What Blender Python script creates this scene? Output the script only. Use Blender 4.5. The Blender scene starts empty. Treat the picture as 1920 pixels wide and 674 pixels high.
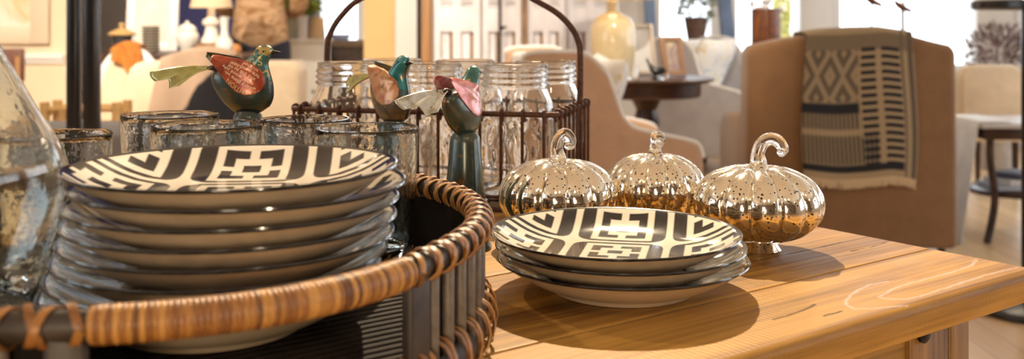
import bpy, bmesh, math, random
from mathutils import Vector, Matrix, noise as mnoise
R = math.radians
PI = math.pi
random.seed(7)
SC = bpy.context.scene
COL = SC.collection
F = 1900.0
CZ, TZ = 0.9955, 0.76


def P(px, py, d):
    return Vector(((px - 960) / F * d, d, CZ - (py - 40) / F * d))


def PX(px, d):
    return (px - 960) / F * d


def PZ(py, d):
    return CZ - (py - 40) / F * d


# ------------------------------------------------------------------ node helper
class E:
    """a socket with arithmetic"""

    def __init__(s, t, sock):
        s.t, s.s = t, sock

    def _m(s, op, *a, clamp=False):
        n = s.t.nodes.new('ShaderNodeMath')
        n.operation = op
        n.use_clamp = clamp
        for i, v in enumerate((s,) + a):
            if isinstance(v, E):
                s.t.links.new(v.s, n.inputs[i])
            else:
                n.inputs[i].default_value = float(v)
        return E(s.t, n.outputs[0])

    def __add__(s, o): return s._m('ADD', o)
    __radd__ = __add__
    def __sub__(s, o): return s._m('SUBTRACT', o)
    def __rsub__(s, o): return (s * -1.0) + o
    def __mul__(s, o): return s._m('MULTIPLY', o)
    __rmul__ = __mul__
    def __truediv__(s, o): return s._m('DIVIDE', o)
    def abs(s): return s._m('ABSOLUTE')
    def pow(s, o): return s._m('POWER', o)
    def sin(s): return s._m('SINE')
    def floor(s): return s._m('FLOOR')
    def frac(s): return s._m('FRACT')
    def mx(s, o): return s._m('MAXIMUM', o)
    def mn(s, o): return s._m('MINIMUM', o)
    def gt(s, o): return s._m('GREATER_THAN', o)
    def lt(s, o): return s._m('LESS_THAN', o)
    def clamp(s): return s._m('ADD', 0.0, clamp=True)
    def mod(s, o): return s._m('FLOORED_MODULO', o)

    def step(s, a, b):
        n = s.t.nodes.new('ShaderNodeMapRange')
        n.interpolation_type = 'SMOOTHSTEP'
        s.t.links.new(s.s, n.inputs['Value'])
        n.inputs['From Min'].default_value = a
        n.inputs['From Max'].default_value = b
        return E(s.t, n.outputs['Result'])

    def band(s, a, b, w=0.01):
        return s.step(a - w, a + w) * (1.0 - s.step(b - w, b + w))


class Mat:
    def __init__(s, name, color=(.5, .5, .5), rough=.5, metal=0., **kw):
        s.m = bpy.data.materials.new(name)
        s.m.use_nodes = True
        s.t = s.m.node_tree
        s.b = s.t.nodes['Principled BSDF']
        s.set('Base Color', (*color, 1))
        s.set('Roughness', rough)
        s.set('Metallic', metal)
        for k, v in kw.items():
            s.set(k.replace('_', ' '), v)

    def set(s, k, v):
        if isinstance(v, E):
            s.t.links.new(v.s, s.b.inputs[k])
        else:
            s.b.inputs[k].default_value = v

    def coord(s, kind='Object'):
        n = s.t.nodes.new('ShaderNodeTexCoord')
        return E(s.t, n.outputs[kind])

    def rand(s):
        n = s.t.nodes.new('ShaderNodeObjectInfo')
        return E(s.t, n.outputs['Random'])

    def attr(s, name, out='Fac'):
        n = s.t.nodes.new('ShaderNodeAttribute')
        n.attribute_name = name
        return E(s.t, n.outputs[out])

    def xyz(s, v):
        n = s.t.nodes.new('ShaderNodeSeparateXYZ')
        s.t.links.new(v.s, n.inputs[0])
        return [E(s.t, n.outputs[i]) for i in range(3)]

    def vec(s, *c):
        n = s.t.nodes.new('ShaderNodeCombineXYZ')
        for i, v in enumerate(c):
            if isinstance(v, E):
                s.t.links.new(v.s, n.inputs[i])
            else:
                n.inputs[i].default_value = v
        return E(s.t, n.outputs[0])

    def map(s, v, scale=(1, 1, 1), rot=(0, 0, 0), loc=(0, 0, 0)):
        n = s.t.nodes.new('ShaderNodeMapping')
        s.t.links.new(v.s, n.inputs[0])
        n.inputs['Location'].default_value = loc
        n.inputs['Rotation'].default_value = rot
        n.inputs['Scale'].default_value = scale
        return E(s.t, n.outputs[0])

    def noise(s, v, scale=5., detail=3., rough=.5, dist=0., out=0):
        n = s.t.nodes.new('ShaderNodeTexNoise')
        if v is not None:
            s.t.links.new(v.s, n.inputs['Vector'])
        n.inputs['Scale'].default_value = scale
        n.inputs['Detail'].default_value = detail
        n.inputs['Roughness'].default_value = rough
        n.inputs['Distortion'].default_value = dist
        return E(s.t, n.outputs[out])

    def voro(s, v, scale=5., feat='F1', rnd=1.):
        n = s.t.nodes.new('ShaderNodeTexVoronoi')
        n.feature = feat
        if v is not None:
            s.t.links.new(v.s, n.inputs['Vector'])
        n.inputs['Scale'].default_value = scale
        n.inputs['Randomness'].default_value = rnd
        return E(s.t, n.outputs[0])

    def wave(s, v, scale=5., dist=0., detail=2., dscale=1., axis='X'):
        n = s.t.nodes.new('ShaderNodeTexWave')
        n.bands_direction = axis
        s.t.links.new(v.s, n.inputs['Vector'])
        n.inputs['Scale'].default_value = scale
        n.inputs['Distortion'].default_value = dist
        n.inputs['Detail'].default_value = detail
        n.inputs['Detail Scale'].default_value = dscale
        return E(s.t, n.outputs['Fac'])

    def ramp(s, f, stops, interp='LINEAR'):
        n = s.t.nodes.new('ShaderNodeValToRGB')
        cr = n.color_ramp
        cr.interpolation = interp
        while len(cr.elements) < len(stops):
            cr.elements.new(.5)
        for e, (p, c) in zip(cr.elements, stops):
            e.position = p
            e.color = (*c, 1)
        s.t.links.new(f.s, n.inputs[0])
        return E(s.t, n.outputs[0])

    def mix(s, f, a, b, mode='MIX'):
        n = s.t.nodes.new('ShaderNodeMix')
        n.data_type = 'RGBA'
        n.blend_type = mode
        for sock, v in ((n.inputs[0], f), (n.inputs[6], a), (n.inputs[7], b)):
            if isinstance(v, E):
                s.t.links.new(v.s, sock)
            elif isinstance(v, (int, float)):
                sock.default_value = v
            else:
                sock.default_value = (*v, 1)
        return E(s.t, n.outputs[2])

    def bump(s, h, strength=.3, dist=.002):
        n = s.t.nodes.new('ShaderNodeBump')
        n.inputs['Strength'].default_value = strength
        n.inputs['Distance'].default_value = dist
        s.t.links.new(h.s, n.inputs['Height'])
        s.t.links.new(n.outputs[0], s.b.inputs['Normal'])
        return s


def simple(name, color, rough=.5, metal=0., nscale=None, amp=.25, bump=0., bdist=.002, **kw):
    m = Mat(name, color, rough, metal, **kw)
    if nscale:
        n = m.noise(m.coord(), nscale, 4, .6)
        d = tuple(c * (1 - amp) for c in color)
        l = tuple(min(1, c * (1 + amp)) for c in color)
        m.set('Base Color', m.ramp(n, [(.3, d), (.7, l)]))
        if bump:
            m.bump(n, bump, bdist)
    return m.m


def fabric(name, color, weave=420., amp=.2, rough=.9):
    m = Mat(name, color, rough)
    m.set('Sheen Weight', .25)
    c = m.coord()
    n = m.noise(c, 9, 4, .6) * .5 + m.noise(c, weave, 1, .5) * .5
    m.set('Base Color', m.ramp(n, [(.3, tuple(k * (1 - amp) for k in color)), (.7, tuple(min(1, k * (1 + amp)) for k in color))]))
    m.bump(m.noise(c, weave, 2, .6), .3, .001)
    return m.m


def wood(name, dark, light, scale=1., rough=.5, axis=0, bump=.25, knots=True):
    m = Mat(name, light, rough)
    c = m.coord()
    r = m.rand()
    st = [26., 26., 26.]
    st[axis] = 1.6
    off = m.vec(r * 7.3, r * 3.1, r * 5.7)
    n0 = m.t.nodes.new('ShaderNodeVectorMath')
    n0.operation = 'ADD'
    m.t.links.new(c.s, n0.inputs[0])
    m.t.links.new(off.s, n0.inputs[1])
    cv = E(m.t, n0.outputs[0])
    v = m.map(cv, tuple(k * scale for k in st))
    g = m.noise(v, 1., 6, .62, .6)
    fine = m.noise(m.map(cv, tuple(k * scale * (1. if i == axis else 9.) for i, k in enumerate(st))), 1., 3, .6)
    big = m.noise(m.map(cv, tuple(k * scale * .12 for k in st)), 1., 3, .5)
    f = g * .55 + fine * .25 + big * .35 + (r - .5) * .08
    mid = tuple((a + b) / 2 for a, b in zip(dark, light))
    m.set('Base Color', m.ramp(f, [(.47, dark), (.55, mid), (.635, light)]))
    m.bump(g * .6 + fine * .6, bump, .0012)
    return m


# ------------------------------------------------------------------ mesh helper
class MB:
    def __init__(s):
        s.v, s.f, s.uv, s.at = [], [], {}, {}

    def add(s, v, f):
        o = len(s.v)
        s.v += [tuple(p) for p in v]
        s.f += [tuple(i + o for i in q) for q in f]
        return o

    def box(s, c, size, rot=None):
        hx, hy, hz = (k / 2 for k in size)
        vs = [Vector((x, y, z)) for x in (-hx, hx) for y in (-hy, hy) for z in (-hz, hz)]
        if rot is not None:
            vs = [rot @ p for p in vs]
        c = Vector(c)
        s.add([p + c for p in vs], [(0, 1, 3, 2), (4, 6, 7, 5), (0, 4, 5, 1), (2, 3, 7, 6), (0, 2, 6, 4), (1, 5, 7, 3)])
        return s

    def prism(s, poly, axis, a, b):
        """poly: 2D outline; axis: 'x','y','z' extrude axis between a and b"""
        n = len(poly)
        mk = {'x': lambda p, t: (t, p[0], p[1]), 'y': lambda p, t: (p[0], t, p[1]), 'z': lambda p, t: (p[0], p[1], t)}[axis]
        vs = [mk(p, a) for p in poly] + [mk(p, b) for p in poly]
        fs = [tuple(range(n)), tuple(range(2 * n - 1, n - 1, -1))]
        fs += [(i, i + n, (i + 1) % n + n, (i + 1) % n) for i in range(n)]
        s.add(vs, fs)
        return s

    def lathe(s, prof, seg=48, c=(0, 0, 0), fn=None, closed=False):
        """prof: (r,z) list; fn(r,z,theta,i)->(r,z)"""
        cx, cy, cz = c
        rings = []
        for i, (r, z) in enumerate(prof):
            if r < 1e-6:
                s.v.append((cx, cy, cz + z))
                rings.append([len(s.v) - 1])
            else:
                ring = []
                for k in range(seg):
                    th = 2 * PI * k / seg
                    rr, zz = (r, z) if fn is None else fn(r, z, th, i)
                    s.v.append((cx + rr * math.cos(th), cy + rr * math.sin(th), cz + zz))
                    ring.append(len(s.v) - 1)
                rings.append(ring)
        pairs = list(zip(rings, rings[1:]))
        if closed:
            pairs.append((rings[-1], rings[0]))
        for A, B in pairs:
            for k in range(seg):
                k2 = (k + 1) % seg
                if len(A) == 1 and len(B) == 1:
                    continue
                if len(A) == 1:
                    s.f.append((A[0], B[k2], B[k]))
                elif len(B) == 1:
                    s.f.append((A[k], A[k2], B[0]))
                else:
                    s.f.append((A[k], A[k2], B[k2], B[k]))
        return s

    def tube(s, pts, rad, seg=10, closed=False, cap=True, flat=None, up=None):
        """pts list of Vector; rad number or list; flat=(a,b) scale of the section axes"""
        pts = [Vector(p) for p in pts]
        n = len(pts)
        rr = rad if isinstance(rad, (list, tuple)) else [rad] * n
        fa, fb = flat or (1, 1)
        rings = []
        nrm = None
        for i, p in enumerate(pts):
            a = pts[(i - 1) % n] if (closed or i > 0) else p
            b = pts[(i + 1) % n] if (closed or i < n - 1) else p
            t = (b - a).normalized()
            if up is not None:
                ref = up[i] if isinstance(up, list) else up
                x = (ref - t * ref.dot(t)).normalized()
            else:
                if nrm is None:
                    ref = Vector((0, 0, 1)) if abs(t.z) < .9 else Vector((1, 0, 0))
                    nrm = ref
                x = (nrm - t * nrm.dot(t))
                x = x.normalized() if x.length > 1e-6 else t.orthogonal().normalized()
                nrm = x
            y = t.cross(x)
            o = len(s.v)
            for k in range(seg):
                th = 2 * PI * k / seg
                s.v.append(tuple(p + x * (math.cos(th) * rr[i] * fa) + y * (math.sin(th) * rr[i] * fb)))
            rings.append(list(range(o, o + seg)))
        pr = list(zip(rings, rings[1:]))
        if closed:
            pr.append((rings[-1], rings[0]))
        for A, B in pr:
            for k in range(seg):
                s.f.append((A[k], A[(k + 1) % seg], B[(k + 1) % seg], B[k]))
        if cap and not closed:
            s.f.append(tuple(reversed(rings[0])))
            s.f.append(tuple(rings[-1]))
        return s

    def grid(s, fn, nu, nv):
        """fn(u,v)->point, u,v in 0..1"""
        o = len(s.v)
        for j in range(nv + 1):
            for i in range(nu + 1):
                s.v.append(tuple(fn(i / nu, j / nv)))
                s.uv[len(s.v) - 1] = (i / nu, j / nv)
        for j in range(nv):
            for i in range(nu):
                a = o + j * (nu + 1) + i
                s.f.append((a, a + 1, a + nu + 2, a + nu + 1))
        return s

    def ball(s, c, r, seg=16, rings=10, sc=(1, 1, 1)):
        prof = [(math.sin(PI * i / rings), -math.cos(PI * i / rings)) for i in range(rings + 1)]
        prof[0] = (0, -1)
        prof[-1] = (0, 1)
        t = MB().lathe(prof, seg)
        s.add([(c[0] + p[0] * r * sc[0], c[1] + p[1] * r * sc[1], c[2] + p[2] * r * sc[2]) for p in t.v], t.f)
        return s

    def xform(s, M):
        s.v = [tuple(M @ Vector(p)) for p in s.v]
        return s

    def build(s, name, mat, parent=None, smooth=True, bevel=0., bseg=2, sub=0, solid=0., auto=40, soff=-1):
        me = bpy.data.meshes.new(name)
        me.from_pydata(s.v, [], s.f)
        me.update()
        bm = bmesh.new()
        bm.from_mesh(me)
        if not solid:
            bmesh.ops.recalc_face_normals(bm, faces=bm.faces)
        bm.to_mesh(me)
        bm.free()
        if s.uv:
            ul = me.uv_layers.new(name='UVMap')
            for lp in me.loops:
                ul.data[lp.index].uv = s.uv.get(lp.vertex_index, (0, 0))
        for k, vals in s.at.items():
            a = me.attributes.new(k, 'FLOAT', 'POINT')
            a.data.foreach_set('value', vals)
        if smooth:
            me.polygons.foreach_set('use_smooth', [True] * len(me.polygons))
            if auto and not sub:
                me.set_sharp_from_angle(angle=R(auto))
        if mat is not None:
            me.materials.append(mat.m if isinstance(mat, Mat) else mat)
        o = bpy.data.objects.new(name, me)
        COL.objects.link(o)
        if solid:
            q = o.modifiers.new('s', 'SOLIDIFY')
            q.thickness = solid
            q.offset = soff
        if bevel:
            q = o.modifiers.new('b', 'BEVEL')
            q.width = bevel
            q.segments = bseg
            q.limit_method = 'ANGLE'
            q.angle_limit = R(35)
            if smooth:
                me.attributes.remove(me.attributes['sharp_edge']) if 'sharp_edge' in me.attributes else None
        if sub:
            q = o.modifiers.new('u', 'SUBSURF')
            q.levels = q.render_levels = sub
        if parent is not None:
            o.parent = parent
        return o


def tag(o, label, cat, group=None, kind=None):
    o['label'] = label
    o['category'] = cat
    if group:
        o['group'] = group
    if kind:
        o['kind'] = kind
    return o


def thing(name, label, cat, loc=(0, 0, 0), rz=0., group=None, sc=1.):
    o = bpy.data.objects.new(name, None)
    o.empty_display_size = .05
    COL.objects.link(o)
    o.location = loc
    o.rotation_euler = (0, 0, rz)
    o.scale = (sc, sc, sc)
    return tag(o, label, cat, group)


def struct(o):
    o['kind'] = 'structure'
    return o


def dup(root, label, loc=None, rz=None, group=None):
    r = root.copy()
    COL.objects.link(r)
    for ch in list(root.children):
        c = ch.copy()
        COL.objects.link(c)
        c.parent = r
        for g in ch.children:
            d = g.copy()
            COL.objects.link(d)
            d.parent = c
    if loc is not None:
        r.location = loc
    if rz is not None:
        r.rotation_euler = (0, 0, rz)
    r['label'] = label
    if group:
        r['group'] = group
    return r


def text_mesh(body, size, font_extrude=0.):
    cu = bpy.data.curves.new('letters', 'FONT')
    cu.body = body
    cu.size = size
    cu.extrude = font_extrude
    cu.resolution_u = 3
    cu.align_x = 'CENTER'
    cu.align_y = 'CENTER'
    o = bpy.data.objects.new('letters', cu)
    COL.objects.link(o)
    dg = bpy.context.evaluated_depsgraph_get()
    dg.update()
    me = bpy.data.meshes.new_from_object(o.evaluated_get(dg))
    vs = [v.co.copy() for v in me.vertices]
    fs = [tuple(p.vertices) for p in me.polygons]
    bpy.data.objects.remove(o)
    bpy.data.meshes.remove(me)
    bpy.data.curves.remove(cu)
    return vs, fs


def interp(tab, x):
    if x <= tab[0][0]:
        return tab[0][1:]
    for a, b in zip(tab, tab[1:]):
        if x <= b[0]:
            t = (x - a[0]) / (b[0] - a[0])
            return tuple(p + (q - p) * t for p, q in zip(a[1:], b[1:]))
    return tab[-1][1:]


def smooth_poly(pts, n=60, closed=False):
    """Catmull-Rom through pts"""
    pts = [Vector(p) for p in pts]
    m = len(pts)
    segs = m if closed else m - 1
    out = []
    per = max(2, n // segs)
    for i in range(segs):
        if closed:
            p0, p1, p2, p3 = (pts[(i + k - 1) % m] for k in range(4))
        else:
            p0, p1, p2, p3 = pts[max(i - 1, 0)], pts[i], pts[i + 1], pts[min(i + 2, m - 1)]
        for k in range(per):
            t = k / per
            out.append(.5 * ((2 * p1) + (p2 - p0) * t + (2 * p0 - 5 * p1 + 4 * p2 - p3) * t * t + (3 * p1 - p0 - 3 * p2 + p3) * t ** 3))
    if not closed:
        out.append(pts[-1].copy())
    return out


# ------------------------------------------------------------------ render / camera / world
vs_ = SC.view_settings
vs_.view_transform = 'Standard'
vs_.look = 'None'
vs_.gamma = 1
vs_.use_curve_mapping = False
vs_.exposure = -0.45
SC.cycles.max_bounces = 18
SC.cycles.transmission_bounces = 16
SC.cycles.transparent_max_bounces = 16
SC.cycles.glossy_bounces = 8
SC.cycles.diffuse_bounces = 4
SC.cycles.sample_clamp_indirect = 6
SC.cycles.use_denoising = True
cam = bpy.data.cameras.new('camera')
cam.sensor_width = 36
cam.lens = 36 * F / 1920
cam.shift_y = -297 / 1920
cam.clip_start = .02
cam.clip_end = 200
cam.dof.use_dof = True
cam.dof.focus_distance = .94
cam.dof.aperture_fstop = 6.8
co = bpy.data.objects.new('camera', cam)
co.location = (0, 0, CZ)
co.rotation_euler = (R(90), 0, 0)
COL.objects.link(co)
SC.camera = co
W = bpy.data.worlds.new('sky')
SC.world = W
W.use_nodes = True
wb = W.node_tree.nodes['Background']
wb.inputs[0].default_value = (.86, .93, 1, 1)
wb.inputs[1].default_value = 6.0


def lamp(kind, name, loc, target, energy, color, size=.05, angle=60, blend=.5):
    l = bpy.data.lights.new(name, kind)
    l.energy = energy
    l.color = color
    if kind == 'SPOT':
        l.spot_size = R(angle)
        l.spot_blend = blend
        l.shadow_soft_size = size
    elif kind == 'AREA':
        l.shape = 'DISK'
        l.size = size
    else:
        l.shadow_soft_size = size
    o = bpy.data.objects.new(name, l)
    o.location = loc
    if target is not None:
        o.rotation_euler = (Vector(target) - Vector(loc)).to_track_quat('-Z', 'Y').to_euler()
    COL.objects.link(o)
    return o


WARM = (1.0, .78, .52)
# track spots over the table; the last is an unseen added front fill
lamp('SPOT', 'ceiling_or_fill_spot', (.25, 3.1, 2.85), (.0, .92, .8), 860, WARM, .02, 55)
lamp('SPOT', 'ceiling_or_fill_spot', (-1.7, 2.5, 2.85), (.15, 1.0, .8), 150, WARM, .02, 30)
lamp('SPOT', 'ceiling_or_fill_spot', (1.1, -1.2, 2.85), (.3, 1.0, .6), 30, WARM, .06, 50)
# fill spots added to brighten the furniture further back
for (p, q, e, an) in (((-2.4, 2.2, 2.9), (-2.1, 5.4, 1.0), 900, 60), ((-1.0, 2.0, 2.9), (-1.0, 4.6, .8), 400, 50), ((.6, 2.6, 2.9), (.3, 5.4, .7), 380, 48), ((1.9, 4.7, 2.9), (1.7, 6.6, .7), 80, 50)):
    lamp('SPOT', 'ceiling_or_fill_spot', p, q, e, (1, .86, .68), .05, an)
for p in ((0, 6.0, 2.5), (-2.6, -1.4, 2.3), (2.6, -1.0, 2.3)):
    lamp('POINT', 'added_ceiling_fill', p, None, 14, (1, .82, .58), .12)  # unseen point lights added to brighten the ceiling
lamp('AREA', 'added_front_fill', (-.1, -1.5, .95), (0, .8, .83), 32, (1, .76, .48), .6)  # low front fill added to lift the plate undersides
for lx, ly in ((-2.2, 4.6), (0, 5.0), (2.6, 6.0), (-2.6, 1.0), (0, -1.5)):
    lamp('AREA', 'added_overhead_fill', (lx, ly, 2.95), (lx, ly, 0), 8, (1, .80, .56), .5)  # soft overhead fill added for general brightness, no fixtures seen

# ================================================================== MATERIALS
def glass(name, color=(1, 1, 1), rough=0., bscale=0, bstr=.2, bdist=.002, seeds=False):
    m = Mat(name, color, rough)
    m.set('Transmission Weight', 1.)
    m.set('IOR', 1.47)
    if bscale:
        c = m.coord()
        h = m.noise(c, bscale, 3, .55, .4)
        if seeds:
            h = h + m.voro(c, bscale * 2.2).step(.0, .35) * .5
        m.bump(h, bstr, bdist)
    return m.m


GLASS = glass('clear_glass')
JARGLASS = glass('jar_glass', (.985, .99, .985), 0, 60, .12, .001)
TUMBLER = glass('seeded_tumbler_glass', (.95, .975, .97), 0., 50, .10, .003, True)
VASEGLASS = glass('hammered_vase_glass', (.90, .935, .925), 0.05, 45, .05, .003, True)


def pane_mat():
    m = bpy.data.materials.new('window_pane_glass')
    m.use_nodes = True
    t = m.node_tree
    t.nodes.remove(t.nodes['Principled BSDF'])
    out = t.nodes['Material Output']
    a = t.nodes.new('ShaderNodeBsdfTransparent')
    b = t.nodes.new('ShaderNodeBsdfGlossy')
    b.inputs['Roughness'].default_value = 0
    mx = t.nodes.new('ShaderNodeMixShader')
    mx.inputs[0].default_value = .06
    t.links.new(a.outputs[0], mx.inputs[1])
    t.links.new(b.outputs[0], mx.inputs[2])
    t.links.new(mx.outputs[0], out.inputs[0])
    return m


PANE = pane_mat()

# ---- plate glaze with the geometric pattern
RP = .11


def plate_pattern():
    m = Mat('patterned_glaze', (.8, .74, .64), .1)
    m.set('Coat Weight', .4)
    x, y, z = m.xyz(m.coord())
    uu, vv = x / .088, y / .0775
    lu = ((uu + .5).frac() - .5).abs() * 2.
    lv = ((vv + .5).frac() - .5).abs() * 2.
    n = (lu.pow(5.5) + lv.pow(5.5)).pow(1 / 5.5)
    s = .02
    frame = (1. - n.step(.93 - s, .93 + s)) * (lu.step(.64 - s, .64 + s).mx(lv.step(.79 - s, .79 + s)))
    a, b = lu / .62, lv / .75
    s2 = .03
    hb = a.band(.13, .80, s2) * b.band(.50, .80, s2)
    leg = a.band(.50, .80, s2) * b.band(.12, .80, s2)
    cr = (1. - a.step(.24 - s2, .24 + s2)) * (1. - b.step(.2 - s2, .2 + s2))
    ink = frame.mx(hb).mx(leg).mx(cr)
    r = (x * x + y * y).pow(.5)
    ink = ink.mx(r.step(RP * .965, RP * .975))
    wob = m.noise(m.coord(), 60, 2) * .12
    m.set('Base Color', m.mix(ink, (.80, .73, .62), (.014, .012, .012)))
    m.set('Roughness', wob + .06)
    return m.m


def plate_under():
    m = Mat('cream_glaze', (.66, .50, .34), .22)
    x, y, z = m.xyz(m.coord())
    r = (x * x + y * y).pow(.5)
    ink = r.step(RP * .972, RP * .98)
    c = m.ramp(m.noise(m.coord(), 25, 4), [(.3, (.62, .47, .31)), (.7, (.70, .55, .38))])
    m.set('Base Color', m.mix(ink, c, (.014, .012, .012)))
    m.set('Coat Weight', .3)
    return m.m


PLATE_IN, PLATE_OUT = plate_pattern(), plate_under()


# ---- table pine
def pine(name, dark=(.22, .085, .022), light=(.60, .32, .105), rough=.42, wear=False, bump=.3):
    m = wood(name, dark, light, .8, rough, 0, bump)
    m.set('Specular IOR Level', .2)
    if wear:
        base = m.b.inputs['Base Color'].links[0].from_socket
        w = m.attr('wear')
        d = m.attr('crack')
        nz = m.noise(m.coord(), 160, 4, .7)
        c1 = m.mix((w * (nz * 1.3 - .1)).clamp(), E(m.t, base), (.62, .55, .56))
        c2 = m.mix(d.clamp(), c1, (.03, .014, .008))
        kn = m.voro(m.map(m.coord(), (3.2, 9, 9)), 1.)
        k = (1. - kn.step(.03, .09)) * .75
        c3 = m.mix(k, c2, (.10, .035, .012))
        m.set('Base Color', c3)
        saw = m.wave(m.map(m.coord(), (1, .25, 1)), 55, 2.5, 2, 2.) * m.noise(m.coord(), 6, 2).step(.4, .65)
        g = m.noise(m.map(m.coord(), (2, 60, 60)), 1., 4, .6)
        m.bump(saw * .25 + g * .8 - d * 2., .34, .0014)
        m.set('Roughness', m.noise(m.coord(), 14, 3) * .3 + .3)
    return m.m


PINE_TOP = pine('worn_pine_top', wear=True, light=(.47, .250, .054), dark=(.12, .046, .008))
PINE = pine('pine_frame', dark=(.10, .04, .007), light=(.38, .20, .038))
PINE_LEG = wood('pine_leg', (.09, .036, .007), (.34, .175, .035), 1., .45, 2, .3).m
PINE_END = pine('worn_pine_board', light=(.60, .33, .115), dark=(.26, .105, .03))
IRON = simple('black_iron', (.012, .011, .011), .45, .6, 90, .4, .2, .0006)
RUST = simple('rusty_wire', (.075, .032, .02), .62, .55, 220, .55, .5, .0008)

# ================================================================== TABLE
CORN = Vector((.5015, .9666, 0))
UX, UY = .804, .595


def tl(px, py):
    """photo pixel of a mark on the table top -> table local x,y"""
    d = (CZ - TZ) * F / (py - 40)
    X = PX(px, d)
    rx, ry = X - CORN.x, d - CORN.y
    return (rx * UX + ry * UY, -rx * UY + ry * UX)


table = thing('wooden_table', 'honey brown plank table with a worn top carrying all the tableware', 'table', CORN, math.atan2(UY, UX))
TH = .028


def seg_dist(p, poly):
    best = 9
    for (ax, ay), (bx, by) in zip(poly, poly[1:]):
        dx, dy = bx - ax, by - ay
        L = dx * dx + dy * dy
        t = max(0, min(1, ((p[0] - ax) * dx + (p[1] - ay) * dy) / L)) if L else 0
        best = min(best, math.hypot(p[0] - ax - dx * t, p[1] - ay - dy * t))
    return best


LOOPS = [[tl(*q) for q in l] for l in (
    [(1665, 528), (1630, 535), (1608, 545), (1588, 562), (1586, 572), (1602, 580), (1640, 579), (1700, 573)],
    [(1832, 488), (1822, 498), (1800, 506), (1770, 515), (1740, 523), (1708, 531), (1680, 540), (1662, 550), (1648, 558), (1660, 561), (1700, 562), (1740, 552), (1800, 532), (1850, 516), (1910, 502)])]
CRACKS = [[tl(*q) for q in l] for l in (
    [(1478, 478), (1500, 473), (1530, 468), (1555, 461), (1580, 455)], [(1596, 472), (1630, 466), (1672, 452)],
    [(1545, 594), (1562, 589), (1578, 585)], [(1452, 600), (1500, 586), (1530, 572)], [(905, 493), (940, 486)],
    [(1780, 474), (1800, 472), (1808, 476)])]


def board(y0, y1, front=False, marks=True):
    """a plank: profile across y,z swept along x"""
    r = .0075 if front else .0022
    r2 = .0022
    prof = []
    nst = 64 if marks else 6
    for k in range(7):
        a = PI * (1 - k / 12)
        prof.append((y0 + r + r * math.cos(a), -r + r * math.sin(a)))
    for k in range(1, nst):
        prof.append((y0 + r + (y1 - y0 - r - r2) * k / nst, 0))
    for k in range(4):
        a = PI / 2 * (1 - k / 3)
        prof.append((y1 - r2 + r2 * math.cos(a), -r2 + r2 * math.sin(a)))
    top_n = len(prof)
    prof += [(y1, -TH), (y0 + .002, -TH), (y0, -TH + .002)]
    xs = [-1.5 + .9 * k / 12 for k in range(12)] + [-.6 + .598 * k / (300 if marks else 12) for k in range((300 if marks else 12) + 1)]
    m = MB()
    n = len(prof)
    wear, crack = [], []
    for x in xs:
        endr = max(0, x + .008) / .006
        ins = .003 * min(1, endr) ** 2
        for i, (y, z) in enumerate(prof):
            wob = .0012 * mnoise.noise((x * 9, y * 3, 1.3)) if front and i < 8 else 0
            m.v.append((x + (.0012 * mnoise.noise((y * 40, 0, 0)) if x > -.003 else 0), y + wob, z - (ins if i < top_n else 0)))
            if marks and x > -.62 and i < top_n:
                p = (x + .002 * mnoise.noise((x * 60, y * 60, 0)), y + .0012 * mnoise.noise((x * 90, y * 90, 5)))
                w = max(math.exp(-(seg_dist(p, l) / .0012) ** 2) for l in LOOPS)
                c = max(math.exp(-(seg_dist(p, l) / .0011) ** 2) for l in CRACKS)
            else:
                w = c = 0
            wear.append(w)
            crack.append(c)
    for a in range(len(xs) - 1):
        for i in range(n):
            j = (i + 1) % n
            m.f.append((a * n + i, a * n + j, (a + 1) * n + j, (a + 1) * n + i))
    m.f.append(tuple(range(n)))
    e = (len(xs) - 1) * n
    m.f.append(tuple(range(e + n - 1, e - 1, -1)))
    m.at['wear'] = wear
    m.at['crack'] = crack
    o = m.build('board', PINE_TOP, table, auto=50)
    o.location.z = TZ
    return o


board(-.004, .1062, True)
board(.1070, .285)
board(.2858, .452, marks=False)
board(.4528, .60, marks=False)
board(.6008, .72, marks=False)
ZU = TZ - TH
for lx, ly, sx, sy in ((-.171, .026, .098, .09), (-.171, .60, .098, .09), (-1.43, .026, .098, .09), (-1.43, .60, .098, .09)):
    m = MB()
    m.box((lx + .030, ly + sy / 2, ZU / 2), (.060, sy, ZU - .001))
    m.box((lx + .0645 + .0165, ly + sy / 2, ZU / 2), (.033, sy - .002, ZU - .001))
    m.box((lx + .062, ly + sy / 2, ZU / 2), (.006, sy - .012, ZU - .002))
    m.build('leg', PINE_LEG, table, bevel=.0015)
for (x0, x1, y0, y1) in ((-1.331, -.1722, .030, .052), (-1.331, -.1722, .664, .686)):
    MB().box(((x0 + x1) / 2, (y0 + y1) / 2, ZU - .056), (x1 - x0, y1 - y0, .11)).build('apron', PINE, table, bevel=.0015)
for x0 in (-.13, -1.39):
    MB().box((x0, .358, ZU - .056), (.022, .48, .11)).build('apron', PINE, table, bevel=.0015)
b = MB().lathe([(0, 0), (.0075, 0), (.008, .001), (.008, .004), (.006, .0055), (0, .006)], 20)
b.xform(Matrix.Rotation(R(90), 4, 'X')).xform(Matrix.Translation((-.155, .0258, .7195)))
b.build('bolt', IRON, table)['label'] = 'round black bolt head'

# ================================================================== PLATES
prof_out = [(0, .0035), (.054, .0035), (.0565, .0004), (.058, 0), (.061, 0), (.0625, .0006), (.064, .0036), (.07, .0056), (.08, .0098), (.09, .0150), (.1, .0212), (.106, .0252), (.1092, .0268)]
prof_in = [(.11, .0277), (.1095, .0287), (.108, .0284), (.104, .0262), (.097, .0217), (.09, .0179), (.08, .0139), (.07, .0115), (.05, .0096), (.025, .0092), (0, .0091)]


def densify(pr, k=2):
    out = []
    for (a, b), (c, d) in zip(pr, pr[1:]):
        for i in range(k):
            out.append((a + (c - a) * i / k, b + (d - b) * i / k))
    return out + [pr[-1]]


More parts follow.
